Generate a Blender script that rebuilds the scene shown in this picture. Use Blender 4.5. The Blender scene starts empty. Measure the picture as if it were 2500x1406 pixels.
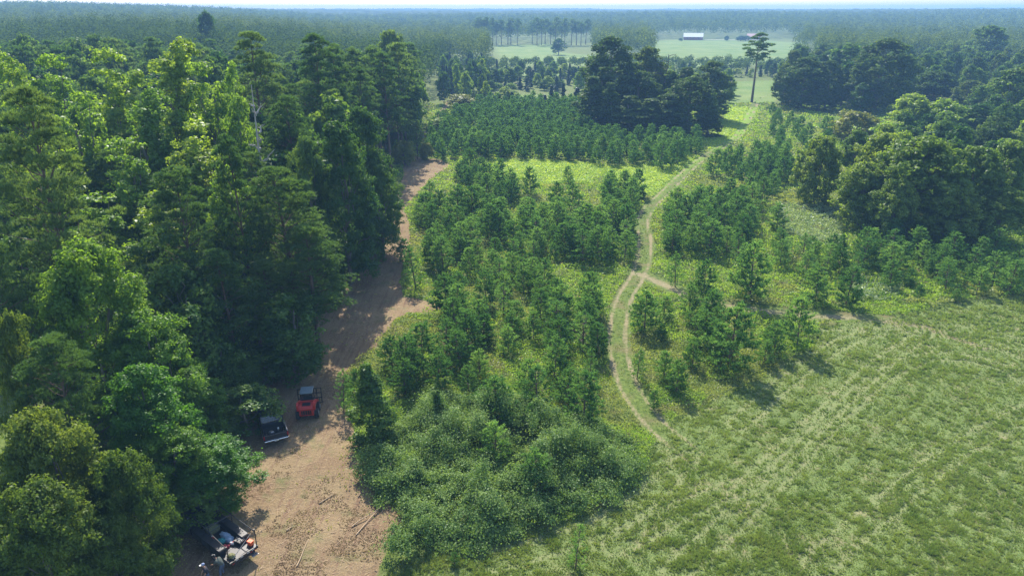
import bpy, bmesh, math, random
import numpy as np
from mathutils import Vector, Matrix
R = math.radians
scene = bpy.context.scene
COL = scene.collection

# ------------------------------------------------------------------ camera
CAM_H = 33.0; PITCH = R(22.1); F = 1668.0
cam_d = bpy.data.cameras.new('camera'); cam = bpy.data.objects.new('camera', cam_d); COL.objects.link(cam)
cam.location = (0, 0, CAM_H); cam.rotation_euler = (R(90) - PITCH, 0, 0)
cam_d.sensor_width = 36; cam_d.lens = F / 2500 * 36; cam_d.clip_end = 40000; cam_d.clip_start = .5
scene.camera = cam

# ------------------------------------------------------------------ light
SUN_EL = R(43); SUN_AZ = R(-11)          # azimuth from +Y towards +X
SKY_STRENGTH = .15; SUN_STRENGTH = 5.0; EXPOSURE = .88
w = bpy.data.worlds.new("World"); scene.world = w; w.use_nodes = True
nt = w.node_tree; bg = nt.nodes['Background']
sky = nt.nodes.new('ShaderNodeTexSky'); sky.sky_type = 'NISHITA'; sky.sun_disc = False
sky.sun_elevation = SUN_EL; sky.sun_rotation = SUN_AZ; sky.air_density = 1.0; sky.dust_density = 1.0; sky.ozone_density = 1.0
nt.links.new(sky.outputs[0], bg.inputs[0]); bg.inputs[1].default_value = SKY_STRENGTH
sl = bpy.data.lights.new('sun', 'SUN'); so = bpy.data.objects.new('sun', sl); COL.objects.link(so)
sl.energy = SUN_STRENGTH; sl.angle = R(.5); sl.color = (1, .92, .79)
sd = Vector((math.sin(SUN_AZ) * math.cos(SUN_EL), math.cos(SUN_AZ) * math.cos(SUN_EL), math.sin(SUN_EL)))
so.rotation_euler = sd.to_track_quat('Z', 'Y').to_euler()
scene.view_settings.view_transform = 'Standard'; scene.view_settings.look = 'None'
scene.view_settings.exposure = EXPOSURE; scene.view_settings.gamma = 1
cy = scene.cycles
cy.max_bounces = 6; cy.diffuse_bounces = 3; cy.glossy_bounces = 2; cy.transmission_bounces = 4; cy.volume_bounces = 1
cy.caustics_reflective = False; cy.caustics_refractive = False; cy.sample_clamp_indirect = 6
cy.use_denoising = True
try: cy.denoising_prefilter = 'NONE'
except Exception: pass

rng = np.random.default_rng(7); random.seed(7)

# ------------------------------------------------------------------ pixel <-> world
cP, sP = math.cos(PITCH), math.sin(PITCH)
def ray(px, py):
    a = (np.asarray(px, float) - 1250) / F; b = (703 - np.asarray(py, float)) / F
    return a, cP + b * sP, -sP + b * cP
def G(px, py, z=0.):
    dx, dy, dz = ray(px, py); t = (z - CAM_H) / dz
    return dx * t, dy * t
def GP(pts, z=0.): return np.array([G(x, y, z) for x, y in pts])
def PX(x, y, z=0.):
    x = np.asarray(x, float); y = np.asarray(y, float); zz = z - CAM_H
    dep = y * cP - zz * sP; up = y * sP + zz * cP
    return 1250 + F * x / dep, 703 - F * up / dep
def TD(px, py, D):      # where the top at that pixel stands at ground distance D: x, y, height
    dx, dy, dz = ray(px, py); t = D / dy
    return float(dx * t), float(D), float(CAM_H + dz * t)

def vnoise(x, y, s, seed=0):
    """smooth value noise in -1..1"""
    x = np.asarray(x, float) / s; y = np.asarray(y, float) / s
    xi = np.floor(x).astype(np.int64); yi = np.floor(y).astype(np.int64); fx = x - xi; fy = y - yi
    fx = fx * fx * (3 - 2 * fx); fy = fy * fy * (3 - 2 * fy)
    def h(a, b):
        n = (a * 374761393 + b * 668265263 + seed * 982451653) & 0xffffffff
        n = ((n ^ (n >> 13)) * 1274126177) & 0xffffffff
        return ((n ^ (n >> 16)) & 0xffff) / 32767.5 - 1
    a = h(xi, yi); b = h(xi + 1, yi); c = h(xi, yi + 1); d = h(xi + 1, yi + 1)
    return (a * (1 - fx) + b * fx) * (1 - fy) + (c * (1 - fx) + d * fx) * fy

def height(x, y):
    x = np.asarray(x, float); y = np.asarray(y, float)
    d = np.hypot(x, y)
    near = .22 * vnoise(x, y, 14, 1) + .10 * vnoise(x, y, 4, 2)
    near = near * np.clip((400 - d) / 200, 0, 1)
    far = 5 * np.clip((d - 950) / 500, 0, 1) * (1 + vnoise(x, y, 330, 3))
    u = np.clip(x / np.maximum(d, 1), -1, 1)
    rise = np.clip((d - 1100) / 2600, 0, 1)
    ridge = rise * np.maximum(0, 15 + 17 * vnoise(x, y, 800, 4) + 7 * vnoise(x, y, 300, 5))
    left = np.clip((-u - .24) / .3, 0, 1) * np.clip((d - 650) / 700, 0, 1) * np.clip((2600 - d) / 900, 0, 1) * 24
    right = np.clip((u - .22) / .3, 0, 1) * np.clip((d - 900) / 1100, 0, 1) * np.clip((4200 - d) / 1500, 0, 1) * 13
    knoll = 9 * np.clip((d - 190) / 260, 0, 1) * np.clip((-u - .16) / .2, 0, 1)
    t = far + ridge + left + right
    return near + knoll * np.clip((1500 - d) / 800, 0, 1) + 30 * np.tanh(t / 30)

def inpoly(x, y, poly):
    x = np.asarray(x, float); y = np.asarray(y, float); r = np.zeros(x.shape, bool); n = len(poly)
    for i in range(n):
        x0, y0 = poly[i]; x1, y1 = poly[(i + 1) % n]
        if y0 == y1: continue
        c = ((y0 > y) != (y1 > y)) & (x < (x1 - x0) * (y - y0) / (y1 - y0) + x0)
        r ^= c
    return r
def dline(x, y, pts, signed=False):
    """distance to polyline (and signed cross offset)"""
    x = np.asarray(x, float); y = np.asarray(y, float)
    best = np.full(x.shape, 1e9); sg = np.zeros(x.shape)
    for i in range(len(pts) - 1):
        ax, ay = pts[i]; bx, by = pts[i + 1]; vx, vy = bx - ax, by - ay; L2 = vx * vx + vy * vy + 1e-9
        t = np.clip(((x - ax) * vx + (y - ay) * vy) / L2, 0, 1)
        dx = x - ax - t * vx; dy = y - ay - t * vy; d = np.hypot(dx, dy); m = d < best
        best = np.where(m, d, best); sg = np.where(m, np.sign(vx * dy - vy * dx) * d, sg)
    return sg if signed else best
def smooth_line(pts, n=6):
    out = []; p = [pts[0]] + list(pts) + [pts[-1]]
    for i in range(1, len(p) - 2):
        a, b, c, d = map(np.array, p[i - 1:i + 3])
        for k in range(n):
            t = k / n
            out.append(.5 * ((2 * b) + (c - a) * t + (2 * a - 5 * b + 4 * c - d) * t * t + (3 * b - a - 3 * c + d) * t ** 3))
    out.append(np.array(p[-2])); return np.array(out)
def sst(a, b, v):
    t = np.clip((v - a) / (b - a), 0, 1); return t * t * (3 - 2 * t)

# ------------------------------------------------------------------ tagging
def tag(o, label=None, cat=None, group=None, kind=None):
    if label: o['label'] = label
    if cat: o['category'] = cat
    if group: o['group'] = group
    if kind: o['kind'] = kind
    return o
def empty(name, loc=(0, 0, 0), rz=0, s=1.):
    o = bpy.data.objects.new(name, None); COL.objects.link(o); o.location = loc; o.rotation_euler = (0, 0, rz)
    o.scale = (s, s, s) if np.isscalar(s) else s; o.empty_display_size = .3; return o
def link(name, me, parent=None, mat=None):
    o = bpy.data.objects.new(name, me); COL.objects.link(o)
    if parent: o.parent = parent
    if mat is not None:
        me.materials.clear(); me.materials.append(mat)
    return o

# ------------------------------------------------------------------ mesh from arrays
def np_mesh(name, V, Fc, mat=None, smooth=False):
    """V (n,3); Fc list of int arrays (m,k)"""
    me = bpy.data.meshes.new(name); V = np.asarray(V, np.float32)
    if not isinstance(Fc, list): Fc = [Fc]
    Fc = [f for f in Fc if len(f)]
    tot = sum(len(f) for f in Fc); nl = sum(f.size for f in Fc)
    me.vertices.add(len(V)); me.vertices.foreach_set('co', V.ravel())
    me.loops.add(nl); me.loops.foreach_set('vertex_index', np.concatenate([f.ravel() for f in Fc]).astype(np.int32))
    me.polygons.add(tot)
    st = []; off = 0
    for f in Fc:
        k = f.shape[1]; st.append(off + np.arange(len(f)) * k); off += f.size
    me.polygons.foreach_set('loop_start', np.concatenate(st).astype(np.int32))
    if smooth: me.polygons.foreach_set('use_smooth', np.ones(tot, bool))
    me.update(calc_edges=True)
    if mat is not None: me.materials.append(mat)
    return me

def unit(v): return v / np.maximum(np.linalg.norm(v, axis=-1, keepdims=True), 1e-9)
def rdir(n, g=None):
    return unit((g or rng).normal(size=(n, 3)))

def leaf_quads(P, N, S, aspect=.62):
    """rhombic leaves: centres P, normals N, half length S -> V, F"""
    n = len(P); T = unit(np.cross(N, rdir(n))); B = np.cross(N, T); S = np.asarray(S).reshape(-1, 1)
    fold = N * S * .25
    V = np.stack([P + T * S, P + B * S * aspect + fold, P - T * S, P - B * S * aspect + fold], 1).reshape(-1, 3)
    Fq = np.arange(4 * n).reshape(n, 4)
    return V, Fq
def needles(P, A, n, L, wd, spread=.5):
    """tufts: n thin triangles per point along axis A"""
    m = len(P); P = np.repeat(P, n, 0); A = np.repeat(A, n, 0); L = np.repeat(np.broadcast_to(L, (m,)), n)
    D = unit(A + rdir(m * n) * spread); side = unit(np.cross(D, rdir(m * n))) * np.asarray(wd).reshape(-1, 1) if np.ndim(wd) else unit(np.cross(D, rdir(m * n))) * wd
    L = (L * rng.uniform(.7, 1.15, m * n)).reshape(-1, 1)
    V = np.stack([P - side + D * L * .05, P + side + D * L * .05, P + D * L], 1).reshape(-1, 3)
    return V, np.arange(3 * m * n).reshape(-1, 3)
def tube(pts, rad, k=6):
    pts = np.asarray(pts, float); n = len(pts); V = []; t = unit(np.gradient(pts, axis=0))
    up = np.array([0, 0, 1.]) if abs(t[0][2]) < .9 else np.array([1., 0, 0])
    for i in range(n):
        a = unit(np.cross(t[i], up)); b = np.cross(t[i], a)
        for j in range(k):
            an = 2 * math.pi * j / k; V.append(pts[i] + (a * math.cos(an) + b * math.sin(an)) * rad[i])
    Fq = [[i * k + j, i * k + (j + 1) % k, (i + 1) * k + (j + 1) % k, (i + 1) * k + j] for i in range(n - 1) for j in range(k)]
    return np.array(V), np.array(Fq)
class Acc:
    def __init__(s): s.V = []; s.F = {}; s.n = 0
    def add(s, V, Fc):
        V = np.asarray(V); s.V.append(V); s.F.setdefault(Fc.shape[1], []).append(Fc + s.n); s.n += len(V)
    def mesh(s, name, mat=None, smooth=False):
        return np_mesh(name, np.concatenate(s.V), [np.concatenate(v) for v in s.F.values()], mat, smooth)

# ------------------------------------------------------------------ materials
def newmat(name):
    m = bpy.data.materials.new(name); m.use_nodes = True; t = m.node_tree; t.nodes.clear()
    out = t.nodes.new('ShaderNodeOutputMaterial'); return m, t, out
def simple(name, col, rough=.6, metal=0., var=.12, scale=6., spec=.5, bump=0.):
    m, t, out = newmat(name); b = t.nodes.new('ShaderNodeBsdfPrincipled'); t.links.new(b.outputs[0], out.inputs[0])
    tc = t.nodes.new('ShaderNodeTexCoord'); n = t.nodes.new('ShaderNodeTexNoise'); n.inputs['Scale'].default_value = scale; n.inputs['Detail'].default_value = 5
    t.links.new(tc.outputs['Object'], n.inputs['Vector'])
    mx = t.nodes.new('ShaderNodeMix'); mx.data_type = 'RGBA'
    mx.inputs[6].default_value = (*[c * (1 - var) for c in col], 1); mx.inputs[7].default_value = (*[min(1, c * (1 + var)) for c in col], 1)
    t.links.new(n.outputs[0], mx.inputs[0]); t.links.new(mx.outputs[2], b.inputs['Base Color'])
    b.inputs['Roughness'].default_value = rough; b.inputs['Metallic'].default_value = metal; b.inputs['Specular IOR Level'].default_value = spec
    if bump:
        bp = t.nodes.new('ShaderNodeBump'); bp.inputs['Strength'].default_value = bump; t.links.new(n.outputs[0], bp.inputs['Height']); t.links.new(bp.outputs[0], b.inputs['Normal'])
    return m
def leafmat(name, c1, c2, c3=None, trans=.4, tcol=1.6, gloss=.06, obj_var=.25, rough=.45, island=True, nscale=.45):
    """two-tone leaf by island + per-object value change; translucent with glossy coat"""
    m, t, out = newmat(name); N = t.nodes; L = t.links
    geo = N.new('ShaderNodeNewGeometry'); oi = N.new('ShaderNodeObjectInfo')
    mx = N.new('ShaderNodeMix'); mx.data_type = 'RGBA'; mx.inputs[6].default_value = (*c1, 1); mx.inputs[7].default_value = (*c2, 1)
    tc = N.new('ShaderNodeNewGeometry'); no = N.new('ShaderNodeTexNoise'); no.inputs['Scale'].default_value = nscale; no.inputs['Detail'].default_value = 2
    L.new(tc.outputs['Position'], no.inputs['Vector'])
    if island:
        ma = N.new('ShaderNodeMath'); ma.operation = 'MULTIPLY_ADD'; ma.inputs[1].default_value = .45; L.new(geo.outputs['Random Per Island'], ma.inputs[0])
        mb = N.new('ShaderNodeMath'); mb.operation = 'MULTIPLY_ADD'; mb.inputs[1].default_value = 1.7; mb.inputs[2].default_value = -.6; L.new(no.outputs[0], mb.inputs[0]); L.new(mb.outputs[0], ma.inputs[2])
        L.new(ma.outputs[0], mx.inputs[0])
    else: L.new(no.outputs[0], mx.inputs[0])
    mx.clamp_factor = True
    hs = N.new('ShaderNodeHueSaturation'); L.new(mx.outputs[2], hs.inputs['Color'])
    v = N.new('ShaderNodeMath'); v.operation = 'MULTIPLY_ADD'; v.inputs[1].default_value = obj_var * 2; v.inputs[2].default_value = 1 - obj_var
    L.new(oi.outputs['Random'], v.inputs[0]); L.new(v.outputs[0], hs.inputs['Value'])
    h = N.new('ShaderNodeMath'); h.operation = 'MULTIPLY_ADD'; h.inputs[1].default_value = -.035; h.inputs[2].default_value = .5175
    L.new(oi.outputs['Random'], h.inputs[0]); L.new(h.outputs[0], hs.inputs['Hue'])
    col = hs.outputs[0]
    df = N.new('ShaderNodeBsdfDiffuse'); L.new(col, df.inputs[0])
    tl = N.new('ShaderNodeBsdfTranslucent'); mc = N.new('ShaderNodeMix'); mc.data_type = 'RGBA'; mc.blend_type = 'MULTIPLY'; mc.inputs[0].default_value = 1
    L.new(col, mc.inputs[6]); mc.inputs[7].default_value = (tcol, tcol * .98, tcol * .45, 1); L.new(mc.outputs[2], tl.inputs[0])
    a = N.new('ShaderNodeMixShader'); a.inputs[0].default_value = trans; L.new(df.outputs[0], a.inputs[1]); L.new(tl.outputs[0], a.inputs[2])
    g = N.new('ShaderNodeBsdfGlossy'); g.inputs['Roughness'].default_value = rough; g.inputs[0].default_value = (.9, .95, 1, 1)
    b = N.new('ShaderNodeMixShader'); b.inputs[0].default_value = gloss; L.new(a.outputs[0], b.inputs[1]); L.new(g.outputs[0], b.inputs[2])
    L.new(b.outputs[0], out.inputs[0]); return m

M = {}
M['gum'] = leafmat('sweetgum_leaf', (.12, .22, .02), (.26, .37, .04), trans=.56, gloss=.03, obj_var=.15)
M['maple'] = leafmat('maple_leaf', (.07, .17, .02), (.17, .30, .03), trans=.55, gloss=.015, obj_var=.12)
M['oak'] = leafmat('oak_leaf', (.07, .125, .022), (.17, .23, .04), trans=.45, gloss=.01, obj_var=.2)
M['gold'] = leafmat('golden_oak_leaf', (.085, .16, .022), (.21, .29, .042), trans=.48, gloss=.02, obj_var=.3)
M['broad'] = leafmat('broad_leaf', (.045, .115, .026), (.13, .22, .036), trans=.45, gloss=.015, obj_var=.25)
M['dark'] = leafmat('dark_leaf', (.045, .095, .028), (.13, .19, .05), trans=.45, gloss=.01, obj_var=.2)
M['olive'] = leafmat('olive_leaf', (.15, .19, .03), (.26, .27, .05), trans=.45, gloss=.03, obj_var=.15)
M['vine'] = leafmat('vine_leaf', (.12, .20, .05), (.29, .38, .12), trans=.43, gloss=.01, obj_var=.12)
M['pine'] = leafmat('pine_needle', (.05, .11, .03), (.14, .23, .06), trans=.42, gloss=.03, obj_var=.22)
M['ypine'] = leafmat('young_pine_needle', (.06, .158, .052), (.195, .345, .105), trans=.46, gloss=.0, obj_var=.3)
M['cedar'] = leafmat('cedar_leaf', (.018, .055, .028), (.04, .09, .035), trans=.15, gloss=.05)
M['far'] = leafmat('far_leaf', (.02, .05, .02), (.17, .235, .05), trans=.35, gloss=.0, obj_var=.05, nscale=.07)
M['farpine'] = leafmat('far_pine', (.028, .06, .024), (.085, .145, .04), trans=.35, gloss=.0, obj_var=.05, nscale=.12)
M['weed'] = leafmat('weed_leaf', (.15, .27, .035), (.32, .42, .07), trans=.5, gloss=.02)
M['dryweed'] = leafmat('dry_weed', (.20, .26, .06), (.37, .39, .13), trans=.45, gloss=.02)
M['silverweed'] = leafmat('silver_weed', (.16, .25, .10), (.36, .44, .24), trans=.4, gloss=.05)
M['blade'] = leafmat('grass_blade', (.16, .24, .055), (.33, .395, .125), trans=.45, gloss=.03, rough=.4)
M['dryblade'] = leafmat('dry_blade', (.20, .24, .09), (.34, .35, .16), trans=.4, gloss=.03)
M['litter'] = leafmat('leaf_litter', (.07, .05, .03), (.17, .13, .06), trans=.1, gloss=.0)
M['bark'] = simple('pine_bark', (.13, .09, .065), .95, var=.35, scale=3, bump=.4)
M['greybark'] = simple('grey_bark', (.17, .15, .125), .95, var=.3, scale=3, bump=.4)
M['snag'] = simple('bleached_wood', (.36, .33, .30), .9, var=.25, scale=4)
M['deadwood'] = simple('dead_wood', (.09, .075, .065), .9, var=.3, scale=4)
M['chip'] = simple('split_wood', (.38, .28, .18), .9, var=.3, scale=3)

# ================================================================== GROUND
DIRT = GP([(1005,380),(1080,392),(1100,402),(1050,440),(1012,480),(985,510),(1000,545),(1000,590),(990,630),(975,690),(985,722),(1060,735),(1075,760),(1000,765),(965,778),(935,820),(905,860),(850,900),(832,960),(856,1030),(885,1110),(915,1190),(940,1215),(985,1270),(955,1330),(905,1420),(860,1560),(300,1560),(250,1400),(380,1290),(480,1150),(520,1050),(590,960),(690,880),(760,800),(820,720),(880,650),(925,600),(955,540),(965,480),(985,430),(985,390)])
DIRT_FAR = GP([(1075,270),(1095,245),(1085,290),(1060,320),(1040,345),(1030,330),(1055,300)])
FIELD = GP([(2700,690),(2500,715),(2350,735),(2200,775),(2100,782),(2000,800),(1985,850),(1940,880),(1870,915),(1800,960),(1720,985),(1680,1010),(1640,1030),(1600,1085),(1580,1150),(1480,1235),(1380,1275),(1200,1310),(1080,1340),(990,1360),(930,1406),(870,1560),(2100,1700),(4200,1700),(4200,690)])
PATH = smooth_line(GP([(1760,1180),(1690,1110),(1610,1045),(1560,985),(1530,930),(1508,850),(1510,790),(1525,730),(1555,680),(1572,630),(1575,580),(1568,545),(1590,500),(1635,460),(1680,415),(1725,380),(1760,360),(1800,335),(1815,310),(1828,285),(1840,262),(1848,245),(1872,236),(1895,228),(1925,216)]))
PATH2 = smooth_line(GP([(1560,672),(1610,690),(1660,715),(1720,738),(1790,752),(1870,762),(1980,770),(2100,778),(2250,795),(2400,850)]))
PAST = [GP([(1205,112),(1345,107),(1360,128),(1450,137),(1460,160),(1380,160),(1240,158),(1215,135)]),
        GP([(1588,102),(1660,97),(1830,96),(1960,106),(1975,120),(1900,150),(1700,165),(1600,150),(1575,125)]),
        GP([(1240,176),(1470,176),(1470,186),(1240,184)]), GP([(1790,200),(1930,196),(1925,225),(1880,250),(1800,252),(1775,262),(1790,235)]),
        GP([(1255,232),(1330,232),(1340,244),(1250,246)])]
BRIGHT = [GP([(1200,385),(1400,395),(1500,405),(1690,375),(1720,385),(1640,440),(1600,480),(1560,470),(1480,420),(1440,440),(1300,450),(1250,430),(1190,395)]),
          GP([(1750,262),(1850,262),(1820,330),(1740,370),(1700,350),(1770,300)]), PAST[3]]
STRAW = [smooth_line(GP(p)) for p in ([(2000,800),(2150,795),(2300,810),(2500,870),(2700,960)], [(1780,1240),(1900,1120),(2030,1000),(2150,890),(2260,810)],
         [(2620,880),(2420,812),(2260,800),(2130,812),(2020,860),(1900,950),(1800,1040)], [(1500,1330),(1700,1230),(1850,1180)], [(1990,1380),(2130,1260),(2250,1160),(2400,1060),(2600,960)],
         [(1200,1370),(1400,1310),(1560,1230),(1680,1120)], [(2650,1010),(2450,900),(2300,870),(2180,905),(2060,1000),(1930,1130),(1800,1260),(1650,1390)])]
def in_dirt(x, y):
    return inpoly(x, y, DIRT) | inpoly(x, y, DIRT_FAR)
def in_field(x, y):
    x = np.asarray(x, float); y = np.asarray(y, float)
    return inpoly(x, y, FIELD)
def in_past(x, y):
    r = np.zeros(np.shape(x), bool)
    for p in PAST: r |= inpoly(x, y, p)
    return r
def in_bright(x, y):
    r = np.zeros(np.shape(x), bool)
    for p in BRIGHT: r |= inpoly(x, y, p)
    return r
def edge(x, y, poly, wd):      # soft inside value
    p = np.vstack([poly, poly[:1]]); d = dline(x, y, p); i = inpoly(x, y, poly)
    return sst(-wd, wd, np.where(i, d, -d))

ys = [8.0]
while ys[-1] < 5200: ys.append(ys[-1] * (1.0062 if ys[-1] < 320 else 1.014))
ys = np.array(ys); us = np.linspace(-1.15, 1.15, 560)
YY, UU = np.meshgrid(ys, us, indexing='ij'); XX = (YY + 14) * UU
nr, nc = XX.shape; gx, gy = XX.ravel(), YY.ravel(); gz = height(gx, gy)
near = gy < 330
att = {k: np.zeros(len(gx), np.float32) for k in ('dirt', 'field', 'rut', 'straw', 'past', 'bright', 'crown')}
nx, ny = gx[near], gy[near]
ld = dline(nx, ny, PATH, True); ld2 = dline(nx, ny, PATH2, True)
fade = sst(39, 50, ny)
rut = (np.exp(-((np.abs(ld) - .85) / .26) ** 2)) * (.2 + .8 * fade)
rut2 = np.exp(-(np.abs(ld2) / .95) ** 2) * .85
wv = .8 + .35 * vnoise(nx, ny, 3.2, 55) + .2 * vnoise(nx, ny, 1.1, 56)
att['rut'][near] = np.maximum(rut, rut2) * wv
att['dirt'][near] = np.maximum(edge(nx, ny, DIRT, .9), edge(nx, ny, DIRT_FAR, 1.5))
att['field'][near] = edge(nx, ny, FIELD, 1.0)
s = np.zeros(len(nx))
for p in STRAW: dd_ = dline(nx, ny, p); s = np.maximum(s, np.exp(-((dd_ - .85) / .3) ** 2) + .25 * np.exp(-(dd_ / 1.2) ** 2))
att['straw'][near] = s
pathm = np.minimum(np.abs(ld), np.abs(ld2))
for i, p in enumerate(PAST): att['past'] = np.maximum(att['past'], edge(gx, gy, p, 5 if i < 3 else 2)).astype(np.float32)
for p in BRIGHT: att['bright'][near] = np.maximum(att['bright'][near], edge(nx, ny, p, 2.0))
# ruts sit a little low, weeds ground a little high
gz[near] -= .10 * att['rut'][near]
# windrows: low ridges along the mowing direction
a_ = dline(nx, ny, STRAW[1], True)
gz[near] += (.03 * np.sin(a_ * 4.2 + vnoise(nx, ny, 6, 9) * 1.2) * att['field'][near] * (1 - s))
att['rowc'] = np.zeros(len(gx), np.float32); att['rowc'][near] = a_
idx = np.arange(nr * nc).reshape(nr, nc)
Q = np.stack([idx[:-1, :-1], idx[:-1, 1:], idx[1:, 1:], idx[1:, :-1]], -1).reshape(-1, 4)
cx = gx[Q].mean(1); cyy = gy[Q].mean(1)
cls = np.zeros(len(Q), int)
cls[in_past(cx, cyy)] = 4
nq = cyy < 330
cls[np.where(nq)[0][inpoly(cx[nq], cyy[nq], FIELD)]] = 3
dp = np.minimum(dline(cx[nq], cyy[nq], PATH), dline(cx[nq], cyy[nq], PATH2))
cls[np.where(nq)[0][dp < 1.35]] = 2
cls[np.where(nq)[0][in_dirt(cx[nq], cyy[nq])]] = 1

def ground_mat():
    m, t, out = newmat('ground'); N = t.nodes; L = t.links
    def attr(n):
        a = N.new('ShaderNodeAttribute'); a.attribute_name = n; return a.outputs['Fac']
    geo = N.new('ShaderNodeNewGeometry')
    def noise(scale, det=4, vec=None, rough=.55):
        n = N.new('ShaderNodeTexNoise'); n.inputs['Scale'].default_value = scale; n.inputs['Detail'].default_value = det; n.inputs['Roughness'].default_value = rough
        L.new(vec or geo.outputs['Position'], n.inputs['Vector']); return n.outputs[0]
    def ramp(v, a, b):
        r = N.new('ShaderNodeMapRange'); r.inputs[1].default_value = a; r.inputs[2].default_value = b; L.new(v, r.inputs[0]); return r.outputs[0]
    def mix(f, a, b):
        x = N.new('ShaderNodeMix'); x.data_type = 'RGBA'
        if hasattr(f, 'links'): L.new(f, x.inputs[0])
        else: x.inputs[0].default_value = f
        for s_, v_ in ((6, a), (7, b)):
            if isinstance(v_, tuple): x.inputs[s_].default_value = (*v_, 1)
            else: L.new(v_, x.inputs[s_])
        return x.outputs[2]
    def math_(op, a, b):
        x = N.new('ShaderNodeMath'); x.operation = op
        for i, v_ in enumerate((a, b)):
            if isinstance(v_, (int, float)): x.inputs[i].default_value = v_
            else: L.new(v_, x.inputs[i])
        return x.outputs[0]
    n_f = noise(2.2, 6, rough=.65); n_m = noise(.35, 5); n_l = noise(.08, 3); n_x = noise(9, 4, rough=.7)
    mead = mix(ramp(n_f, .35, .65), (.06, .10, .022), (.15, .20, .045))
    mead = mix(ramp(n_m, .5, .68), mead, (.15, .14, .06))
    bright = mix(ramp(n_f, .3, .7), (.13, .24, .022), (.22, .34, .035)); bright = mix(ramp(n_m, .55, .72), bright, (.20, .22, .05))
    mead = mix(attr('bright'), mead, bright)
    n_v = noise(6.5, 5, rough=.75); field = mix(ramp(n_v, .36, .64), (.08, .135, .036), (.195, .245, .08)); field = mix(math_('MULTIPLY', ramp(n_l, .42, .62), .6), field, (.12, .17, .045))
    field = mix(math_('MULTIPLY', math_('MULTIPLY', ramp(n_m, .5, .7), ramp(n_f, .4, .65)), .7), field, (.27, .20, .13))
    comb = N.new('ShaderNodeCombineXYZ'); L.new(math_('MULTIPLY', attr('rowc'), 3.4), comb.inputs[0])
    sp = N.new('ShaderNodeSeparateXYZ'); L.new(geo.outputs['Position'], sp.inputs[0]); L.new(math_('MULTIPLY', sp.outputs[1], .22), comb.inputs[1])
    rows = noise(1., 4, comb.outputs[0])
    comb2 = N.new('ShaderNodeCombineXYZ'); L.new(math_('MULTIPLY', sp.outputs[0], 2.6), comb2.inputs[0]); L.new(math_('MULTIPLY', sp.outputs[1], .07), comb2.inputs[1])
    field = mix(math_('MULTIPLY', ramp(rows, .5, .7), .18), field, (.25, .25, .12))
    field = mix(math_('MULTIPLY', math_('MULTIPLY', attr('straw'), ramp(n_f, .3, .65)), .42), field, (.30, .28, .16))
    fmask = ramp(math_('ADD', attr('field'), math_('MULTIPLY', math_('SUBTRACT', n_m, .5), .8)), .4, .6)
    c = mix(fmask, mead, field)
    past = mix(ramp(noise(.05, 4), .35, .65), (.11, .19, .045), (.18, .24, .07)); past = mix(ramp(noise(.3, 3), .6, .75), past, (.12, .15, .07))
    c = mix(attr('past'), c, past)
    rmask = math_('MULTIPLY', ramp(math_('ADD', attr('rut'), math_('MULTIPLY', math_('SUBTRACT', n_f, .5), .9)), .28, .7), .95)
    c = mix(rmask, c, mix(ramp(n_x, .35, .65), (.17, .15, .075), (.34, .29, .18)))
    # cleared earth: pale chips over red clay, long scrapes along the track
    mp = N.new('ShaderNodeMapping'); L.new(geo.outputs['Position'], mp.inputs[0]); mp.inputs['Scale'].default_value = (1.6, .16, 1); mp.inputs['Rotation'].default_value = (0, 0, R(4))
    scr = noise(1.4, 5, mp.outputs[0], .6)
    earth = mix(ramp(n_m, .38, .62), (.24, .18, .10), (.19, .13, .076)); earth = mix(math_('MULTIPLY', ramp(scr, .5, .68), .8), earth, (.145, .085, .06))
    earth = mix(math_('MULTIPLY', ramp(n_x, .48, .68), .75), earth, (.35, .265, .155)); earth = mix(math_('MULTIPLY', ramp(noise(.5, 6, rough=.7), .54, .68), .75), earth, (.13, .14, .055))
    earth = mix(math_('MULTIPLY', ramp(n_f, .62, .74), .75), earth, (.13, .08, .055))
    dmask = ramp(math_('ADD', attr('dirt'), math_('MULTIPLY', math_('SUBTRACT', n_m, .5), 1.1)), .42, .58)
    tr_ = noise(1., 3, comb2.outputs[0]); earth = mix(math_('MULTIPLY', math_('MULTIPLY', ramp(tr_, .55, .64), ramp(n_m, .35, .6)), .45), earth, (.12, .075, .05))
    c = mix(dmask, c, earth)
    b = N.new('ShaderNodeBsdfPrincipled'); L.new(c, b.inputs['Base Color']); b.inputs['Roughness'].default_value = .95; b.inputs['Specular IOR Level'].default_value = .15
    bp = N.new('ShaderNodeBump'); bp.inputs['Strength'].default_value = .8; bp.inputs['Distance'].default_value = .18
    L.new(math_('ADD', math_('ADD', n_f, math_('MULTIPLY', n_x, .35)), math_('MULTIPLY', scr, .5)), bp.inputs['Height']); L.new(bp.outputs[0], b.inputs['Normal'])
    L.new(b.outputs[0], out.inputs[0]); return m
M['ground'] = ground_mat()
gV = np.stack([gx, gy, gz], 1)
for k, nm in enumerate(('meadow_ground', 'dirt_track', 'grass_track', 'mown_field', 'pasture')):
    q = Q[cls == k]; used, inv = np.unique(q, return_inverse=True)
    me = np_mesh(nm, gV[used], inv.reshape(-1, 4), M['ground'], True)
    for an, v in att.items():
        a = me.attributes.new(an, 'FLOAT', 'POINT'); a.data.foreach_set('value', v[used].astype(np.float32))
    tag(link(nm, me), kind='structure')
def rect_ring():   # the land behind and beside the camera
    o = []; z = -1.2
    return np_mesh('land_beyond', [(-7900, -490, z), (7900, -490, z), (7900, 5390, z), (-7900, 5390, z)], [np.array([[0, 1, 2, 3]])], M['ground'])
tag(link('land_beyond', rect_ring()), kind='structure')
def hz(x, y): return float(height(x, y))

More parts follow.
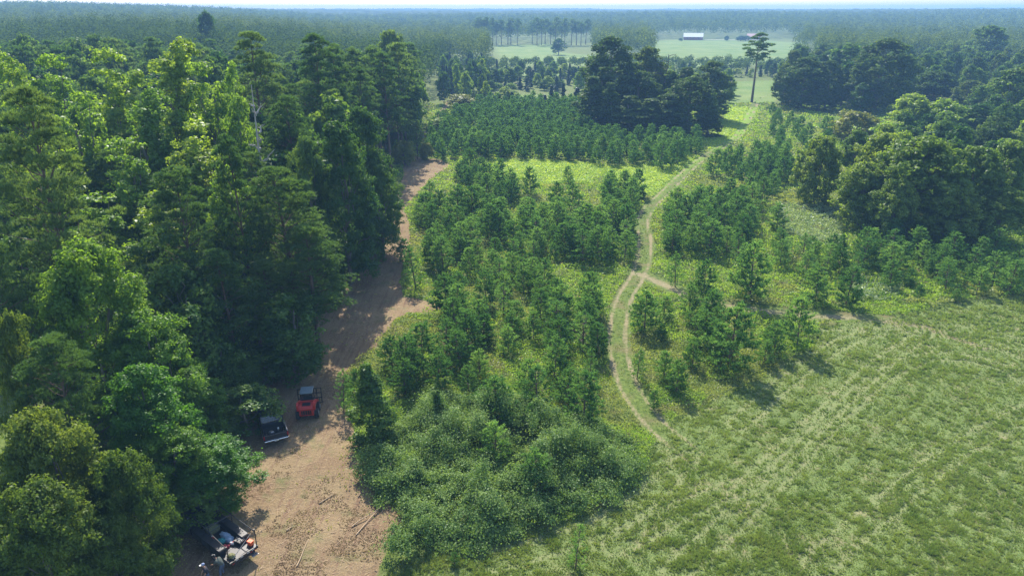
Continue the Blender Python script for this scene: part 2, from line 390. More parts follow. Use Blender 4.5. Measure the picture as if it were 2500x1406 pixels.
# ================================================================== TREE BUILDERS (unit: metres, base at the origin)
def limb(p0, p1, r0, r1, n=5, wob=.06):
    p0 = np.array(p0, float); p1 = np.array(p1, float); t = np.linspace(0, 1, n)[:, None]
    L_ = np.linalg.norm(p1 - p0); P = p0 + (p1 - p0) * t; P[1:-1] += rng.normal(size=(n - 2, 3)) * wob * L_
    return tube(P, np.linspace(r0, r1, n), 5)
def broad(h, r, lobes, leaves, ls, base=.25, prof='dome', lob=.30, trunk_r=None, up=.35, mat='broad', droop=0., hollow=.55):
    """returns (trunk_mesh, crown_mesh)"""
    ztop = h; z0 = h * base; hh = (ztop - z0); C = []; RC = []
    for i in range(lobes):
        v = rng.uniform(0, 1) ** .8
        if prof == 'dome': rr = math.sqrt(max(0, 1 - (max(0, v - .35) / .65) ** 2)) * (.72 + .28 * min(1, v / .35))
        elif prof == 'column': rr = (1 - v ** 2.2) * (.75 + .25 * min(1, v / .2))
        elif prof == 'gum': rr = (1 - v ** 2.6) * (.7 + .3 * min(1, v / .25)) * rng.uniform(.6, 1.15)
        elif prof == 'cone': rr = (1 - v) ** .75
        else: rr = 1
        a = rng.uniform(0, 2 * math.pi); q = rr * r * (hollow + (1 - hollow) * rng.uniform() ** .5) * rng.uniform(.75, 1.08)
        rc = r * lob * rng.uniform(.65, 1.25) * (.65 + .35 * rr)
        q = max(0, q - rc * .5)
        if prof == 'gum':
            if i == 0: LD = [(rng.uniform(0, .55) * r, rng.uniform(0, 6.28), rng.uniform(.72, 1)) for _ in range(5)]; LD[0] = (0, 0, 1)
            lr, la, lh = LD[i % 5]; rr = (1 - v) ** .6 * .62 + .16; q = r * rr * rng.uniform(.3, 1.1); rc = r * lob * rng.uniform(.5, 1.1) * (.6 + .6 * (1 - v))
            zc = z0 + v * (h * lh - z0); C.append((lr * math.cos(la) + q * math.cos(a), lr * math.sin(la) + q * math.sin(a), zc - rc * .4)); RC.append(rc); continue
        C.append((q * math.cos(a), q * math.sin(a), min(z0 + v * hh, ztop - rc * .55))); RC.append(rc)
    C = np.array(C); RC = np.array(RC)
    wgt = RC ** 2; k = rng.choice(lobes, leaves, p=wgt / wgt.sum())
    ns = 13; sd_ = rdir(lobes * ns); sd_[:, 2] = sd_[:, 2] * .85 + .22; sd_ = unit(sd_); sr = rng.uniform(.5, 1.12, lobes * ns); sk = rng.integers(0, ns, leaves) + k * ns
    sc = C[k] + sd_[sk] * (RC[k] * sr[sk])[:, None] * np.array([1.1, 1.1, .85])
    g_ = rng.normal(size=(leaves, 3)) * np.array([1, 1, .8]); g_ *= (RC[k] * .21)[:, None]
    P = sc + g_; P[:, 2] -= droop * np.linalg.norm(g_[:, :2], axis=1); P[:, 2] = np.maximum(P[:, 2], .05)
    d = unit(P - C[k]); Nn = unit(d * .55 + unit(g_) * .35 + np.array([0, 0, up]) + rdir(leaves) * .7)
    V, Fq = leaf_quads(P, Nn, ls * rng.uniform(.65, 1.3, leaves))
    crown = np_mesh('crown', V, Fq, M[mat])
    A = Acc(); tr = trunk_r or h * .016; top = np.array([rng.normal() * .03 * h, rng.normal() * .03 * h, h * .82])
    A.add(*limb((0, 0, -.5), top, tr * 1.2, tr * .3, 7, .012))
    for i in rng.choice(lobes, min(lobes, 14), replace=False):
        t = np.clip((C[i][2] - z0 * .5) / h * .75, .12, .78); A.add(*limb(top * t + np.array([0, 0, -.2 * 0]), C[i], tr * .45 * (1 - t * .6), tr * .08, 5, .05))
    return A.mesh('trunk', M['greybark'], True), crown
def pine(h, r, nb, tufts, nn=12, L_=.34, wd=.035, base=.45, mat='pine', flat=.45, trunk_r=None, bark='bark', dead=5):
    A = Acc(); tr = trunk_r or h * .0135; lean = rng.normal(size=2) * .02 * h
    ax = lambda z: np.array([lean[0] * (z / h) ** 2, lean[1] * (z / h) ** 2, z])
    zz = np.linspace(-.5, h * .97, 9); A.add(*tube([ax(z) if z > 0 else np.array([0, 0, z]) for z in zz], np.linspace(tr * 1.15, tr * .15, 9), 7))
    P = []; AX = []
    for i in range(nb):
        v = (i + rng.uniform()) / nb; z = h * (base + (1 - base) * v); a = i * 2.4 + rng.normal() * .5
        prof = (1 - max(0, v - .25) / .75) ** .65 * (.6 + .4 * min(1, v / .2))
        Lb = r * prof * rng.uniform(.55, 1.1) + .35; el = R(rng.uniform(0, 25) + 35 * v)
        dr = np.array([math.cos(a) * math.cos(el), math.sin(a) * math.cos(el), math.sin(el)]); p0 = ax(z - .06 * h * (1 - v)); p1 = ax(z) + dr * Lb
        A.add(*limb(p0, p1, tr * .3 * (1 - .7 * v), tr * .05, 4, .05))
        npad = 1 + int(Lb > r * .45) + int(Lb > r * .8)
        for j in range(npad):
            c = p0 + (p1 - p0) * (1 - j * .33) + rng.normal(size=3) * .12 * r * (j > 0); pr = r * rng.uniform(.16, .27) * (1 - .35 * v)
            m = max(3, int(tufts)); d = rdir(m); d[:, 2] = np.abs(d[:, 2]) * .9 - .15
            P.append(c + d * pr * np.array([1.25, 1.25, flat * 1.6]) * rng.uniform(.5, 1, (m, 1))); AX.append(unit(d * .8 + np.array([0, 0, .75]) + dr * .35))
    for i in range(dead):
        z = h * base * rng.uniform(.45, 1); a = rng.uniform(0, 6.28); e = rng.uniform(-.2, .3); q = rng.uniform(.8, 2.2)
        A.add(*limb(ax(z), ax(z) + np.array([math.cos(a) * q, math.sin(a) * q, e * q]), tr * .18, tr * .03, 4, .07))
    P = np.concatenate(P); AX = np.concatenate(AX); V, Ft = needles(P, AX, nn, L_, wd, .62)
    return A.mesh('trunk', M[bark], True), np_mesh('crown', V, Ft, M[mat])
def ypine(h, r, nn=11, wd=.022, mat='ypine', thin=1.):
    A = Acc(); tr = h * .013; A.add(*tube([(0, 0, -.3), (0, 0, h * .5), (rng.normal() * .04, rng.normal() * .04, h * .97)], [tr, tr * .6, tr * .15], 6))
    P = []; AX = []; nw = int(max(6, h * 2.6))
    for k in range(nw):
        v = (k + .5 * rng.uniform()) / nw; z = h * (.06 + .9 * v); nb = int(rng.integers(5, 8) * thin) + 1
        for j in range(nb):
            a = rng.uniform(0, 6.28); prof = (1 - v) ** .62 * min(1, .62 + v * 1.6); Lb = r * prof * rng.uniform(.7, 1.12) + .08; el = R(30 + 32 * v + rng.normal() * 7)
            out = np.array([math.cos(a), math.sin(a), 0]); p0 = np.array([0, 0, z - .1]); p1 = p0 + out * Lb * math.cos(R(18)) + np.array([0, 0, Lb * math.tan(el) * .55])
            if j % 2 == 0: A.add(*limb(p0, p1, tr * .28, tr * .08, 3, .03))
            ns = max(3, int(Lb / .14))
            for q in range(ns):
                t = .3 + .7 * (q + 1) / ns; c = p0 + (p1 - p0) * t + rng.normal(size=3) * .07
                P.append(c); AX.append(unit(out * .45 * t + np.array([0, 0, 1.]) + rng.normal(size=3) * .2))
    for q in range(6): P.append(np.array([0, 0, h * (.93 + .013 * q)])); AX.append(np.array([0, 0, 1.]))
    P = np.array(P); AX = np.array(AX); V, Ft = needles(P, AX, nn, .30, wd, .55)
    return A.mesh('trunk', M['bark'], True), np_mesh('crown', V, Ft, M[mat])
def snag(h, nb=9, spread=.3, tr=None, mat='snag'):
    A = Acc(); tr = tr or h * .016; top = np.array([.03 * h, 0, h]); A.add(*limb((0, 0, -.4), top, tr, tr * .15, 8, .01))
    for i in range(nb):
        t = rng.uniform(.45, .97); a = i * 2.4; q = h * spread * rng.uniform(.4, 1) * (1.25 - t)
        p0 = top * t; p1 = p0 + np.array([math.cos(a) * q, math.sin(a) * q, q * rng.uniform(.2, .8)]); A.add(*limb(p0, p1, tr * .4, tr * .06, 5, .06))
        for j in range(3):
            s0 = p0 + (p1 - p0) * rng.uniform(.4, .9); A.add(*limb(s0, s0 + rdir(1)[0] * q * .35 + np.array([0, 0, q * .15]), tr * .12, tr * .03, 3, .05))
    return A.mesh('trunk', M[mat], True), None

PROTO = {}
def proto(key, f, n):
    PROTO[key] = [f() for _ in range(n)]
def plant(name, key, x, y, hscale, rscale=None, label=None, cat='tree', group=None, var=None, rz=None, second='crown', z=None):
    """a tree from prototype `key` scaled to height (prototypes are built at a nominal height)"""
    ps = PROTO[key]; t, c = ps[(int(rng.integers(len(ps))) if var is None else var) % len(ps)]
    e = empty(name, (x, y, hz(x, y) - .05 if z is None else z), rng.uniform(0, 6.28) if rz is None else rz, (rscale or hscale, rscale or hscale, hscale))
    if key in ('yp', 'ypthin', 'ypF'): e.rotation_euler[0] = rng.normal() * .045; e.rotation_euler[1] = rng.normal() * .045; e.scale[0] *= rng.uniform(.88, 1.14)
    tag(e, label, cat, group)
    a = bpy.data.objects.new('trunk', t); COL.objects.link(a); a.parent = e
    if c: b = bpy.data.objects.new(second, c); COL.objects.link(b); b.parent = e
    return e

# ================================================================== PROTOTYPES
proto('gum', lambda: broad(20, 4.2, 130, 34000, .155, .06, 'gum', .29, mat='gum', up=.3, hollow=.25), 6)
proto('maple', lambda: broad(15, 4.2, 85, 44000, .115, .08, 'dome', .24, mat='maple', up=.45, droop=.4), 3)
proto('oliveoak', lambda: broad(12, 4.5, 80, 42000, .115, .05, 'dome', .24, mat='oak', up=.3, droop=.3), 2)
proto('shade', lambda: broad(12, 3.6, 60, 12000, .17, .08, 'dome', .28, mat='broad', up=.3), 3)
proto('edge', lambda: broad(18, 5.0, 100, 36000, .15, .06, 'dome', .22, mat='broad', up=.35, hollow=.5), 3)
proto('bigdark', lambda: broad(22, 7.0, 120, 15000, .34, .04, 'dome', .20, mat='dark', up=.3), 4)
proto('vined', lambda: broad(18, 3.6, 60, 8000, .30, .02, 'column', .30, mat='dark', up=.3), 4)
proto('midgreen', lambda: broad(18, 5.0, 75, 8500, .34, .12, 'dome', .25, mat='broad', up=.3), 4)
proto('golden', lambda: broad(14, 6.0, 120, 22000, .24, .05, 'dome', .19, mat='gold', up=.35), 3)
proto('bright', lambda: broad(12, 4.0, 60, 7000, .27, .08, 'dome', .27, mat='gum', up=.3), 3)
proto('olive', lambda: broad(8, 4.0, 60, 6000, .24, .02, 'dome', .25, mat='olive', up=.3), 2)
proto('shrub', lambda: broad(4, 1.7, 28, 2600, .15, .0, 'dome', .33, mat='broad', up=.4, trunk_r=.05), 3)
proto('shrubsmall', lambda: broad(5, 2.4, 26, 1500, .25, .0, 'dome', .33, mat='vine', up=.4, trunk_r=.05), 3)
proto('waxy', lambda: broad(7, 2.0, 55, 11000, .12, .02, 'column', .30, mat='broad', up=.3, trunk_r=.09, hollow=.4), 2)
proto('pineN', lambda: pine(22, 4.4, 56, 40, 13, .40, .032, .36), 4)
proto('pineM', lambda: pine(22, 4.0, 40, 24, 8, .58, .07, .42), 5)
proto('pineF', lambda: pine(22, 4.2, 26, 12, 6, .85, .15, .55, dead=3), 5)
proto('lonepine', lambda: pine(24, 4.8, 24, 26, 8, .65, .11, .64, flat=.4, trunk_r=.38), 1)
proto('yp', lambda: ypine(5, 1.6, 15, .030), 7)
proto('ypthin', lambda: ypine(5, 1.0, 10, thin=.6), 3)
proto('ypF', lambda: ypine(5, 1.55, 9, wd=.055), 5)
proto('cedar', lambda: broad(6, 1.3, 60, 3500, .16, .0, 'cone', .30, mat='cedar', up=.5, trunk_r=.06, hollow=.3), 2)
proto('snag', lambda: snag(24, 12, .22), 2)
proto('deadfork', lambda: snag(17, 14, .38, .22, 'deadwood'), 1)
NOM = {'gum': (20, 3.8), 'maple': (15, 4.2), 'oliveoak': (12, 4.5), 'shade': (12, 3.6), 'edge': (18, 5), 'bigdark': (22, 7), 'vined': (18, 3.6), 'midgreen': (18, 5), 'golden': (14, 6), 'bright': (12, 4),
       'olive': (8, 4), 'shrub': (4, 1.7), 'shrubsmall': (5, 2.4), 'waxy': (7, 2), 'pineN': (22, 4.6), 'pineM': (22, 4.4), 'pineF': (22, 4.6), 'lonepine': (24, 5.2), 'yp': (5, 1.5), 'ypthin': (5, 1.), 'ypF': (5, 1.55), 'cedar': (6, 1.3),
       'snag': (24, 3), 'deadfork': (17, 4)}
TAKEN = []
def put(name, key, px, py, D, wpx, label, cat='tree', group=None, var=None, second='crown', rz=None):
    x, y, h = TD(px, py, D); h -= hz(x, y); dep = y * cP + (CAM_H - h) * sP; r = wpx / F * dep / 2; nh, nrr = NOM[key]
    TAKEN.append((x, y, r)); return plant(name, key, x, y, h / nh, r / nrr, label, cat, group, var, rz, second)

# ------------------------------------------------------------------ left wood, the trees one can single out
put('oak_tree', 'oliveoak', 85, 1010, 32, 300, 'olive brown oak crown filling the lower left corner', rz=.4)
put('oak_tree', 'oliveoak', 285, 1105, 32, 210, 'small olive oak at the front edge of the wood, left of the service truck', rz=2)
put('oak_tree', 'oliveoak', 60, 1190, 28, 330, 'low olive oak at the bottom left edge of the photo')
put('oak_tree', 'oliveoak', 255, 1265, 29.5, 190, 'lowest olive green oak beside the shaded ground of the service truck')
put('oak_tree', 'oliveoak', 15, 770, 40, 150, 'golden olive oak at the left edge above the blue green pine bough')
put('pine_tree', 'pineN', 120, 835, 38, 250, 'grey green pine bough between the bright maple and the olive oaks')
put('maple_tree', 'maple', 190, 590, 47, 300, 'bright green maple with the tallest rounded top in the lower left', rz=1)
put('maple_tree', 'maple', 345, 760, 46, 250, 'bright green maple in the middle of the sloping row toward the pickup', rz=3)
put('maple_tree', 'maple', 455, 900, 47, 170, 'yellow green maple leaning out just left of the dark pickup', rz=5)
put('maple_tree', 'maple', 330, 900, 40, 260, 'shaded green maple under the sloping row of bright maples')
put('maple_tree', 'maple', 500, 1080, 39.2, 235, 'small bright maple reaching over the front of the service truck', rz=2)
put('maple_tree', 'maple', 395, 1040, 38, 220, 'deep green maple behind the olive oaks and the service truck')
put('young_broadleaf', 'shade', 585, 950, 49.0, 175, 'dense deep green bush like tree overhanging the pickup', rz=1)
put('young_broadleaf', 'shade', 452, 1165, 37.2, 150, 'shaded dark green tree whose leaves hang over the truck bed')
put('young_broadleaf', 'shade', 330, 1345, 31, 120, 'low dark green tree at the bottom beside the two people')
put('pine_tree', 'pineN', 45, 235, 57, 300, 'big dark pine at the left edge with its trunk showing', var=0)
put('pine_tree', 'pineN', -60, 560, 46, 250, 'pine with long boughs cut by the left edge of the photo')
G_ = 'bright sweetgums behind the front trees'
for px, py, D, w_, lb in [(15, 135, 84, 130, 'yellow green sweetgum at the far left edge'), (112, 122, 90, 130, 'yellow green sweetgum second from the left in the bright row'),
        (262, 108, 95, 150, 'tall yellow green sweetgum with a split top in the bright row'), (190, 215, 80, 140, 'mid height sweetgum in front of the split topped one'),
        (415, 92, 92, 170, 'tallest bright green sweetgum rising above the dark pines'), (485, 140, 88, 130, 'bright sweetgum joined to the right of the tallest one'),
        (562, 150, 84, 75, 'narrow sweetgum at the right end of the bright row'), (350, 215, 82, 150, 'lower sweetgum before the tallest bright one'), (300, 330, 74, 150, 'sweetgum with yellow leaf tips in the middle of the bright row'),
        (470, 300, 76, 170, 'bright sweetgum below the tallest, left of the grey snag'), (90, 330, 72, 150, 'shaded sweetgum right of the big dark pine'), (540, 400, 68, 110, 'low sweetgum with bright tips beside the front pine'), (215, 470, 66, 190, 'shaded green tree above the tallest maple'), (400, 470, 66, 170, 'shaded green tree in the gap under the bright row')]:
    put('sweetgum_tree', 'gum', px, py, D, w_ * 1.45, lb, group=G_)
put('dead_tree', 'snag', 622, 205, 80, 110, 'bleached dead tree with bare branches among the dark pines', second='dead_branches')
for key, px, py, D, w_, lb in [('pineN', 610, 92, 108, 180, 'round topped dark pine behind the dead tree'), ('pineN', 560, 350, 64, 150, 'dark pine right of the low sweetgum, standing proud of the wood edge'),
        ('pineN', 685, 420, 66, 270, 'big spreading pine whose boughs overhang the shaded track'), ('pineN', 425, 430, 60, 250, 'broad grey green pine behind the row of maples'),
        ('pineN', 745, 560, 63.5, 210, 'pine leaning over the shaded track below the spreading pine'), ('shade', 700, 720, 58.5, 190, 'low dark tree over the track edge behind the skid steer'), ('pineN', 650, 640, 62, 200, 'shaded pine on the wood edge above the skid steer'), ('pineN', 535, 620, 57, 200, 'deep shaded pine between the maples and the wood edge'), ('pineN', 700, 250, 90, 190, 'dark pine right of the dead tree'),
        ('pineN', 765, 95, 118, 170, 'large rounded grey pine right of the dead tree crown'), ('pineM', 820, 120, 128, 130, 'dark pine left of the yellowish broadleaf crown'), ('pineN', 700, 520, 72, 160, 'dark pine below the big spreading pine boughs'),
        ('pineM', 905, 175, 150, 120, 'dense pine on the wood edge above the big edge tree'), ('pineM', 965, 225, 160, 90, 'dark pine at the edge where the cleared ground turns'),
        ('pineM', 1000, 110, 225, 90, 'tall pine of the wood edge at the narrowing of the track'), ('pineM', 1015, 295, 163, 55, 'slim pine standing on the cleared ground by the wood')]:
    put('pine_tree' if key != 'shade' else 'broadleaf_tree', key, px, py, D, w_, lb)
put('edge_tree', 'edge', 820, 300, 83, 200, 'large dense green tree bulging from the wood edge over the track', rz=.6)
put('edge_tree', 'edge', 880, 268, 96, 160, 'yellow tipped broadleaf behind the large bulging edge tree', rz=2)
put('edge_tree', 'edge', 920, 390, 92, 130, 'rounded green tree whose leaves hang over the pale track', rz=4)
put('edge_tree', 'edge', 745, 340, 80, 130, 'green tree at the left shoulder of the bulging edge tree', rz=3)
put('yellow_tree', 'golden', 955, 80, 200, 110, 'yellow green broadleaf crown standing among dark pines')
put('tall_broadleaf', 'midgreen', 500, 33, 300, 66, 'broadleaf crown poking above the canopy of the pine wood')
for i, (px, py, D, w_) in enumerate([(640, 850, 58, 120), (720, 830, 64, 100), (590, 880, 55, 110), (790, 700, 76, 110), (850, 620, 86, 90), (520, 830, 53, 120), (900, 560, 96, 80)]):
    put('understory_tree', 'shade', px, py, D, w_, ['deep shaded bush at the wood edge left of the skid steer', 'shaded bush on the wood edge above the skid steer', 'shaded bush behind the pickup cab', 'shaded bush under the bulging edge tree', 'shaded bush where the track narrows', 'shaded bush behind the leaning maple', 'green bush below the hanging leaves of the wood edge'][i], cat='bush')
for px, py, D, w_, lb in [(985, 345, 156, 60, 'yellow green young tree beside the top of the cleared ground')]:
    put('young_broadleaf', 'olive', px, py, D, w_, lb)

# ------------------------------------------------------------------ centre and right, singled out
put('lone_pine', 'lonepine', 1856, 88, 272, 84, 'lone tall pine with a bare trunk beside the grassy track')
CG = 'vine covered trees of the middle grove'
for key, px, py, D, w_, lb in [('bigdark', 1493, 94, 216, 130, 'tallest vine draped tree of the middle grove'), ('bigdark', 1585, 118, 220, 110, 'dark tree right of the tallest in the middle grove'), ('vined', 1478, 165, 206, 100, 'rounded tree below the tallest of the middle grove'),
        ('vined', 1450, 185, 203, 90, 'leftmost column shaped tree of the middle grove'), ('vined', 1492, 200, 198, 60, 'narrow pointed green tree in front of the middle grove'), ('vined', 1540, 235, 196, 110, 'low vine mound at the front of the middle grove'),
        ('vined', 1590, 240, 196, 100, 'second low vine mound at the front of the middle grove'), ('bigdark', 1560, 175, 208, 120, 'dense crown in the heart of the middle grove'), ('vined', 1640, 175, 210, 90, 'yellowish crown at the centre right of the middle grove'),
        ('bigdark', 1690, 190, 198, 130, 'big shadowed tree at the right front of the middle grove'), ('bigdark', 1742, 152, 228, 100, 'broad crowned tree at the right end of the middle grove'), ('vined', 1645, 230, 195, 90, 'dark column left of the big shadowed tree'),
        ('vined', 1735, 255, 196, 70, 'small dark tree at the right foot of the middle grove'), ('vined', 1680, 165, 223, 90, 'dark crown behind the big shadowed tree')]:
    put('vine_covered_tree', key, px, py, D, w_ * 1.18, lb, group=CG)
put('dead_tree', 'deadfork', 1625, 132, 214, 130, 'bare forked dead tree standing in the middle grove', second='dead_branches')
put('dead_tree', 'snag', 1431, 132, 223, 26, 'thin bare dead trunk at the left of the middle grove', second='dead_branches')
for key, px, py, D, w_, lb in [('bigdark', 2170, 98, 246, 170, 'giant round oak, largest crown on the right'), ('bigdark', 1975, 142, 255, 130, 'broad dark oak left of the giant round oak'), ('bigdark', 2030, 150, 251, 90, 'dark oak crown joined to the broad one'),
        ('midgreen', 2080, 108, 287, 120, 'paler green tree behind, left of the giant oak'), ('bigdark', 1922, 158, 266, 60, 'reddish dark tree at the left end of the oak row'), ('bigdark', 2290, 175, 258, 130, 'low dark oak right of the giant oak'),
        ('bigdark', 2375, 198, 241, 90, 'small round dark oak on the right, third from the giant oak'), ('vined', 2010, 215, 246, 60, 'shaded small tree in front of the dark oaks'), ('midgreen', 2110, 205, 239, 60, 'pale small tree left of the giant oak trunk'),
        ('bright', 2235, 232, 189, 110, 'bright green tree in front of the giant oak, left of its pair'), ('bright', 2310, 245, 184, 130, 'bright green tree, right one of the pair'), ('bright', 2225, 300, 172, 70, 'small light green tree below the bright pair'),
        ('olive', 2100, 272, 184, 120, 'olive green dome shaped tree'), ('golden', 2012, 335, 122, 125, 'dark dome shaped tree at the left of the right hand grove'), ('golden', 2165, 330, 118, 150, 'dark oak between the dark dome and the golden oak'),
        ('golden', 2270, 340, 106, 250, 'big golden green oak at the front of the right grove'), ('golden', 2400, 365, 105, 170, 'golden oak right of the biggest golden one'), ('golden', 2480, 350, 112, 140, 'brownish oak at the right edge of the photo'),
        ('golden', 2120, 400, 108, 150, 'dark vine hung oak standing behind the silvery weeds'), ('bigdark', 2440, 300, 147, 110, 'reddish brown tipped tree behind the golden oaks'), ('midgreen', 2490, 170, 206, 120, 'dark green tree at the right edge above the golden oaks'),
        ('midgreen', 2395, 255, 184, 100, 'small green tree right of the bright pair'), ('midgreen', 2420, 66, 379, 110, 'tall pale tree rising in the far right woods'), ('golden', 2200, 440, 101, 120, 'low front limb crown of the golden oak'),
        ('golden', 2340, 450, 100, 150, 'shaded lower oak right of the golden oak trunk'), ('golden', 2460, 460, 100, 150, 'shaded lower oak at the right edge above the pines')]:
    put('oak_tree' if key in ('bigdark', 'golden') else 'broadleaf_tree', key, px, py, D, w_, lb)
for px, py, D, w_, lb in [(1347, 210, 252, 22, 'dark pointed cedar in front of the strip of bright grass'), (1375, 205, 262, 26, 'paler cedar right of the dark pointed cedar'), (1330, 232, 252, 30, 'low dark cedar left of the pointed cedar'), (1250, 225, 256, 24, 'dark cedar beside the brown bush'), (1410, 215, 254, 36, 'dark cedar left of the middle grove')]:
    put('cedar_tree', 'cedar', px, py, D, w_, lb)
for key, px, py, D, w_, lb in [('olive', 1125, 232, 250, 90, 'pale olive willow bush beside the end of the track'), ('shrubsmall', 1235, 215, 258, 50, 'brownish bush left of the dark cedar'), ('olive', 1295, 245, 250, 36, 'low yellow bush by the strip of bright grass'), ('olive', 1040, 350, 163, 40, 'yellow green bush at the top of the cleared ground'),
        ('shrubsmall', 1075, 290, 196, 90, 'vine covered mound at the wood edge left of the pines'), ('olive', 1650, 265, 198, 30, 'reddish bush in the grove front')]:
    put('bush', key, px, py, D, w_, lb, cat='bush')
put('broadleaf_tree', 'waxy', 892, 893, 47.4, 130, 'glossy dark green tree standing alone beside the sunlit track')
put('broadleaf_tree', 'waxy', 1065, 955, 49, 70, 'slim glossy tree rising behind the vine thicket')

# ------------------------------------------------------------------ wood filled between, row by row
def ordinal(n):
    w_ = ['first', 'second', 'third', 'fourth', 'fifth', 'sixth', 'seventh', 'eighth', 'ninth', 'tenth', 'eleventh', 'twelfth', 'thirteenth', 'fourteenth', 'fifteenth', 'sixteenth', 'seventeenth', 'eighteenth', 'nineteenth', 'twentieth']
    if n < 20: return w_[n]
    t = {2: 'twenty', 3: 'thirty', 4: 'forty', 5: 'fifty', 6: 'sixty', 7: 'seventy', 8: 'eighty', 9: 'ninety'}; a, b = divmod(n + 1, 10)
    return (t[a] + '-' + w_[b - 1]) if b else t[a][:-1] + 'ieth'
def poisson(x0, x1, y0, y1, test, sp, taken=(), tk=.55, tries=None):
    pts = []; n = tries or int((x1 - x0) * (y1 - y0) / sp ** 2 * 6); g = {}
    X = rng.uniform(x0, x1, n); Y = rng.uniform(y0, y1, n); ok = test(X, Y)
    for x, y in zip(X[ok], Y[ok]):
        k = (int(x // sp), int(y // sp)); bad = False
        for i in (-1, 0, 1):
            for j in (-1, 0, 1):
                for q in g.get((k[0] + i, k[1] + j), ()):
                    if (q[0] - x) ** 2 + (q[1] - y) ** 2 < sp * sp: bad = True
        if bad: continue
        for tx, ty, tr in taken:
            if (tx - x) ** 2 + (ty - y) ** 2 < (tr * tk + sp * .35) ** 2: bad = True; break
        if bad: continue
        g.setdefault(k, []).append((x, y)); pts.append((x, y))
    return pts
def wood_edge(y): return np.interp(y, [30, 60, 90, 130, 180, 250, 400], [-25, -26, -25, -24.5, -25, -30, -36]) 
def tview(x, y, h, m=60):
    px, py = PX(x, y, h); return (px > -m) & (px < 2500 + m) & (py < 1460)
wood = poisson(-330, -24, 52, 400, lambda x, y: (x < wood_edge(y) - 1.5) & (x > -.95 * y - 12), 5.6, TAKEN, .5)
hw = np.array([21 + 3.2 * vnoise(x, y, 30, 21) + rng.uniform(-2, 2) for x, y in wood]); wood = [(x, y, h) for (x, y), h in zip(wood, hw) if tview(x, y, h)]
wood.sort(key=lambda p: p[1])
def cap_top(x, y, h):     # nothing taller than the crowns of the trees listed above
    px, _ = PX(x, y, h)
    if y < 72: return min(h, 13)
    if y < 88 and px < 620: return min(h, 19)
    if px > 700 and y < 95: return min(h, 15)
    return h
indiv = [p for p in wood if p[1] < 235][:250]; rest = wood[len(indiv):]
rows = {}
for p in indiv: rows.setdefault(int((p[1] - 52) // 10), []).append(p)
for k, r_ in rows.items():
    r_.sort(key=lambda p: PX(p[0], p[1], p[2])[0])
    for i, (x, y, h) in enumerate(r_):
        h = cap_top(x, y, h); u = rng.uniform()
        if h < 15: key = 'shade'
        elif u < .32 and y > 84: key = 'midgreen'
        else: key = 'pineN' if y < 80 else ('pineM' if y < 150 else 'pineF')
        nh, nrr = NOM[key]
        nm = 'pine_tree' if key.startswith('pine') else 'broadleaf_tree'
        plant(nm, key, x, y, h / nh, rng.uniform(.85, 1.15) * (1 if key != 'shade' else 1.), f'{"dark pine" if nm == "pine_tree" else "green broadleaf"} in {ordinal(k)} row of the left wood, {ordinal(i)} from the left', group='trees filling the left wood')

def far_trees(T, name, mat, label, cat):
    """T rows: x, y, h, r, leaf half size, leaves"""
    T = np.array(T, float); n = T[:, 5].astype(int); k = np.repeat(np.arange(len(T)), n); x, y, h, r, s = [T[k, i] for i in range(5)]
    z0 = height(x, y); d = rdir(len(k)); d[:, 2] = d[:, 2] * .75 + .25; d = unit(d)
    lob = .82 + .30 * vnoise(np.arctan2(d[:, 1], d[:, 0]) * 3 + k * 7.1, d[:, 2] * 5 + k * 3.3, 1.3, 5)
    q = lob * (1 - .3 * rng.uniform(0, 1, len(k)) ** 2); ch = h * .38
    P = np.stack([x + d[:, 0] * r * q, y + d[:, 1] * r * q, z0 + h - ch + d[:, 2] * ch * q], 1)
    V, Fq = leaf_quads(P, unit(d + np.array([0, 0, .35]) + rdir(len(k)) * .35), s * rng.uniform(.7, 1.3, len(k)))
    return tag(link(name, np_mesh(name, V, Fq, M[mat])), label, cat, kind='stuff')
def spec(pts, hl, hh, rl, rh, smin=.42, cov=2.6):
    o = []
    for p in pts:
        x, y = p[:2]; h = p[2] if len(p) > 2 else rng.uniform(hl, hh); r = rng.uniform(rl, rh); s = max(smin, y / 683 * .62); o.append((x, y, h, r, s, max(26, cov * r * r / s / s)))
    return o
far_trees(spec(rest, 0, 0, 3.2, 4.6, .42, 3.2), 'pine_woodland', 'farpine', 'dark canopy of the pine wood stretching back on the left', 'woodland')

# right hand woods, individually
RW1 = GP([(2090, 575), (2700, 610), (3000, 300), (2600, 215), (2350, 235), (2380, 330), (2180, 380), (2060, 430)])
w1 = [(x, y) for x, y in poisson(40, 190, 90, 240, lambda x, y: inpoly(x, y, RW1), 6.5, TAKEN, .6) if tview(x, y, 12)]
w1.sort(key=lambda p: PX(*p)[0])
for i, (x, y) in enumerate(w1):
    key = ['golden', 'midgreen', 'bigdark', 'bright', 'midgreen'][int(rng.integers(5))]; nh, nrr = NOM[key]; h = rng.uniform(8, 12.5); r = rng.uniform(2.8, 4.2)
    plant('broadleaf_tree', key, x, y, h / nh, r / nrr, f'green tree filling the right hand grove, {ordinal(i)} from the left', group='trees filling the right hand grove')
RW2 = GP([(1915, 240), (2050, 262), (2250, 268), (2420, 262), (2600, 250), (3000, 230), (3000, 150), (2500, 152), (2100, 158), (1950, 165)])
w2 = [(x, y) for x, y in poisson(70, 420, 200, 430, lambda x, y: inpoly(x, y, RW2), 8.5, TAKEN, .6) if tview(x, y, 15)]
w2.sort(key=lambda p: p[1]); k2 = w2[:110]; rest2 = w2[110:]; rr = {}
for p in k2: rr.setdefault(int((p[1] - 200) // 18), []).append(p)
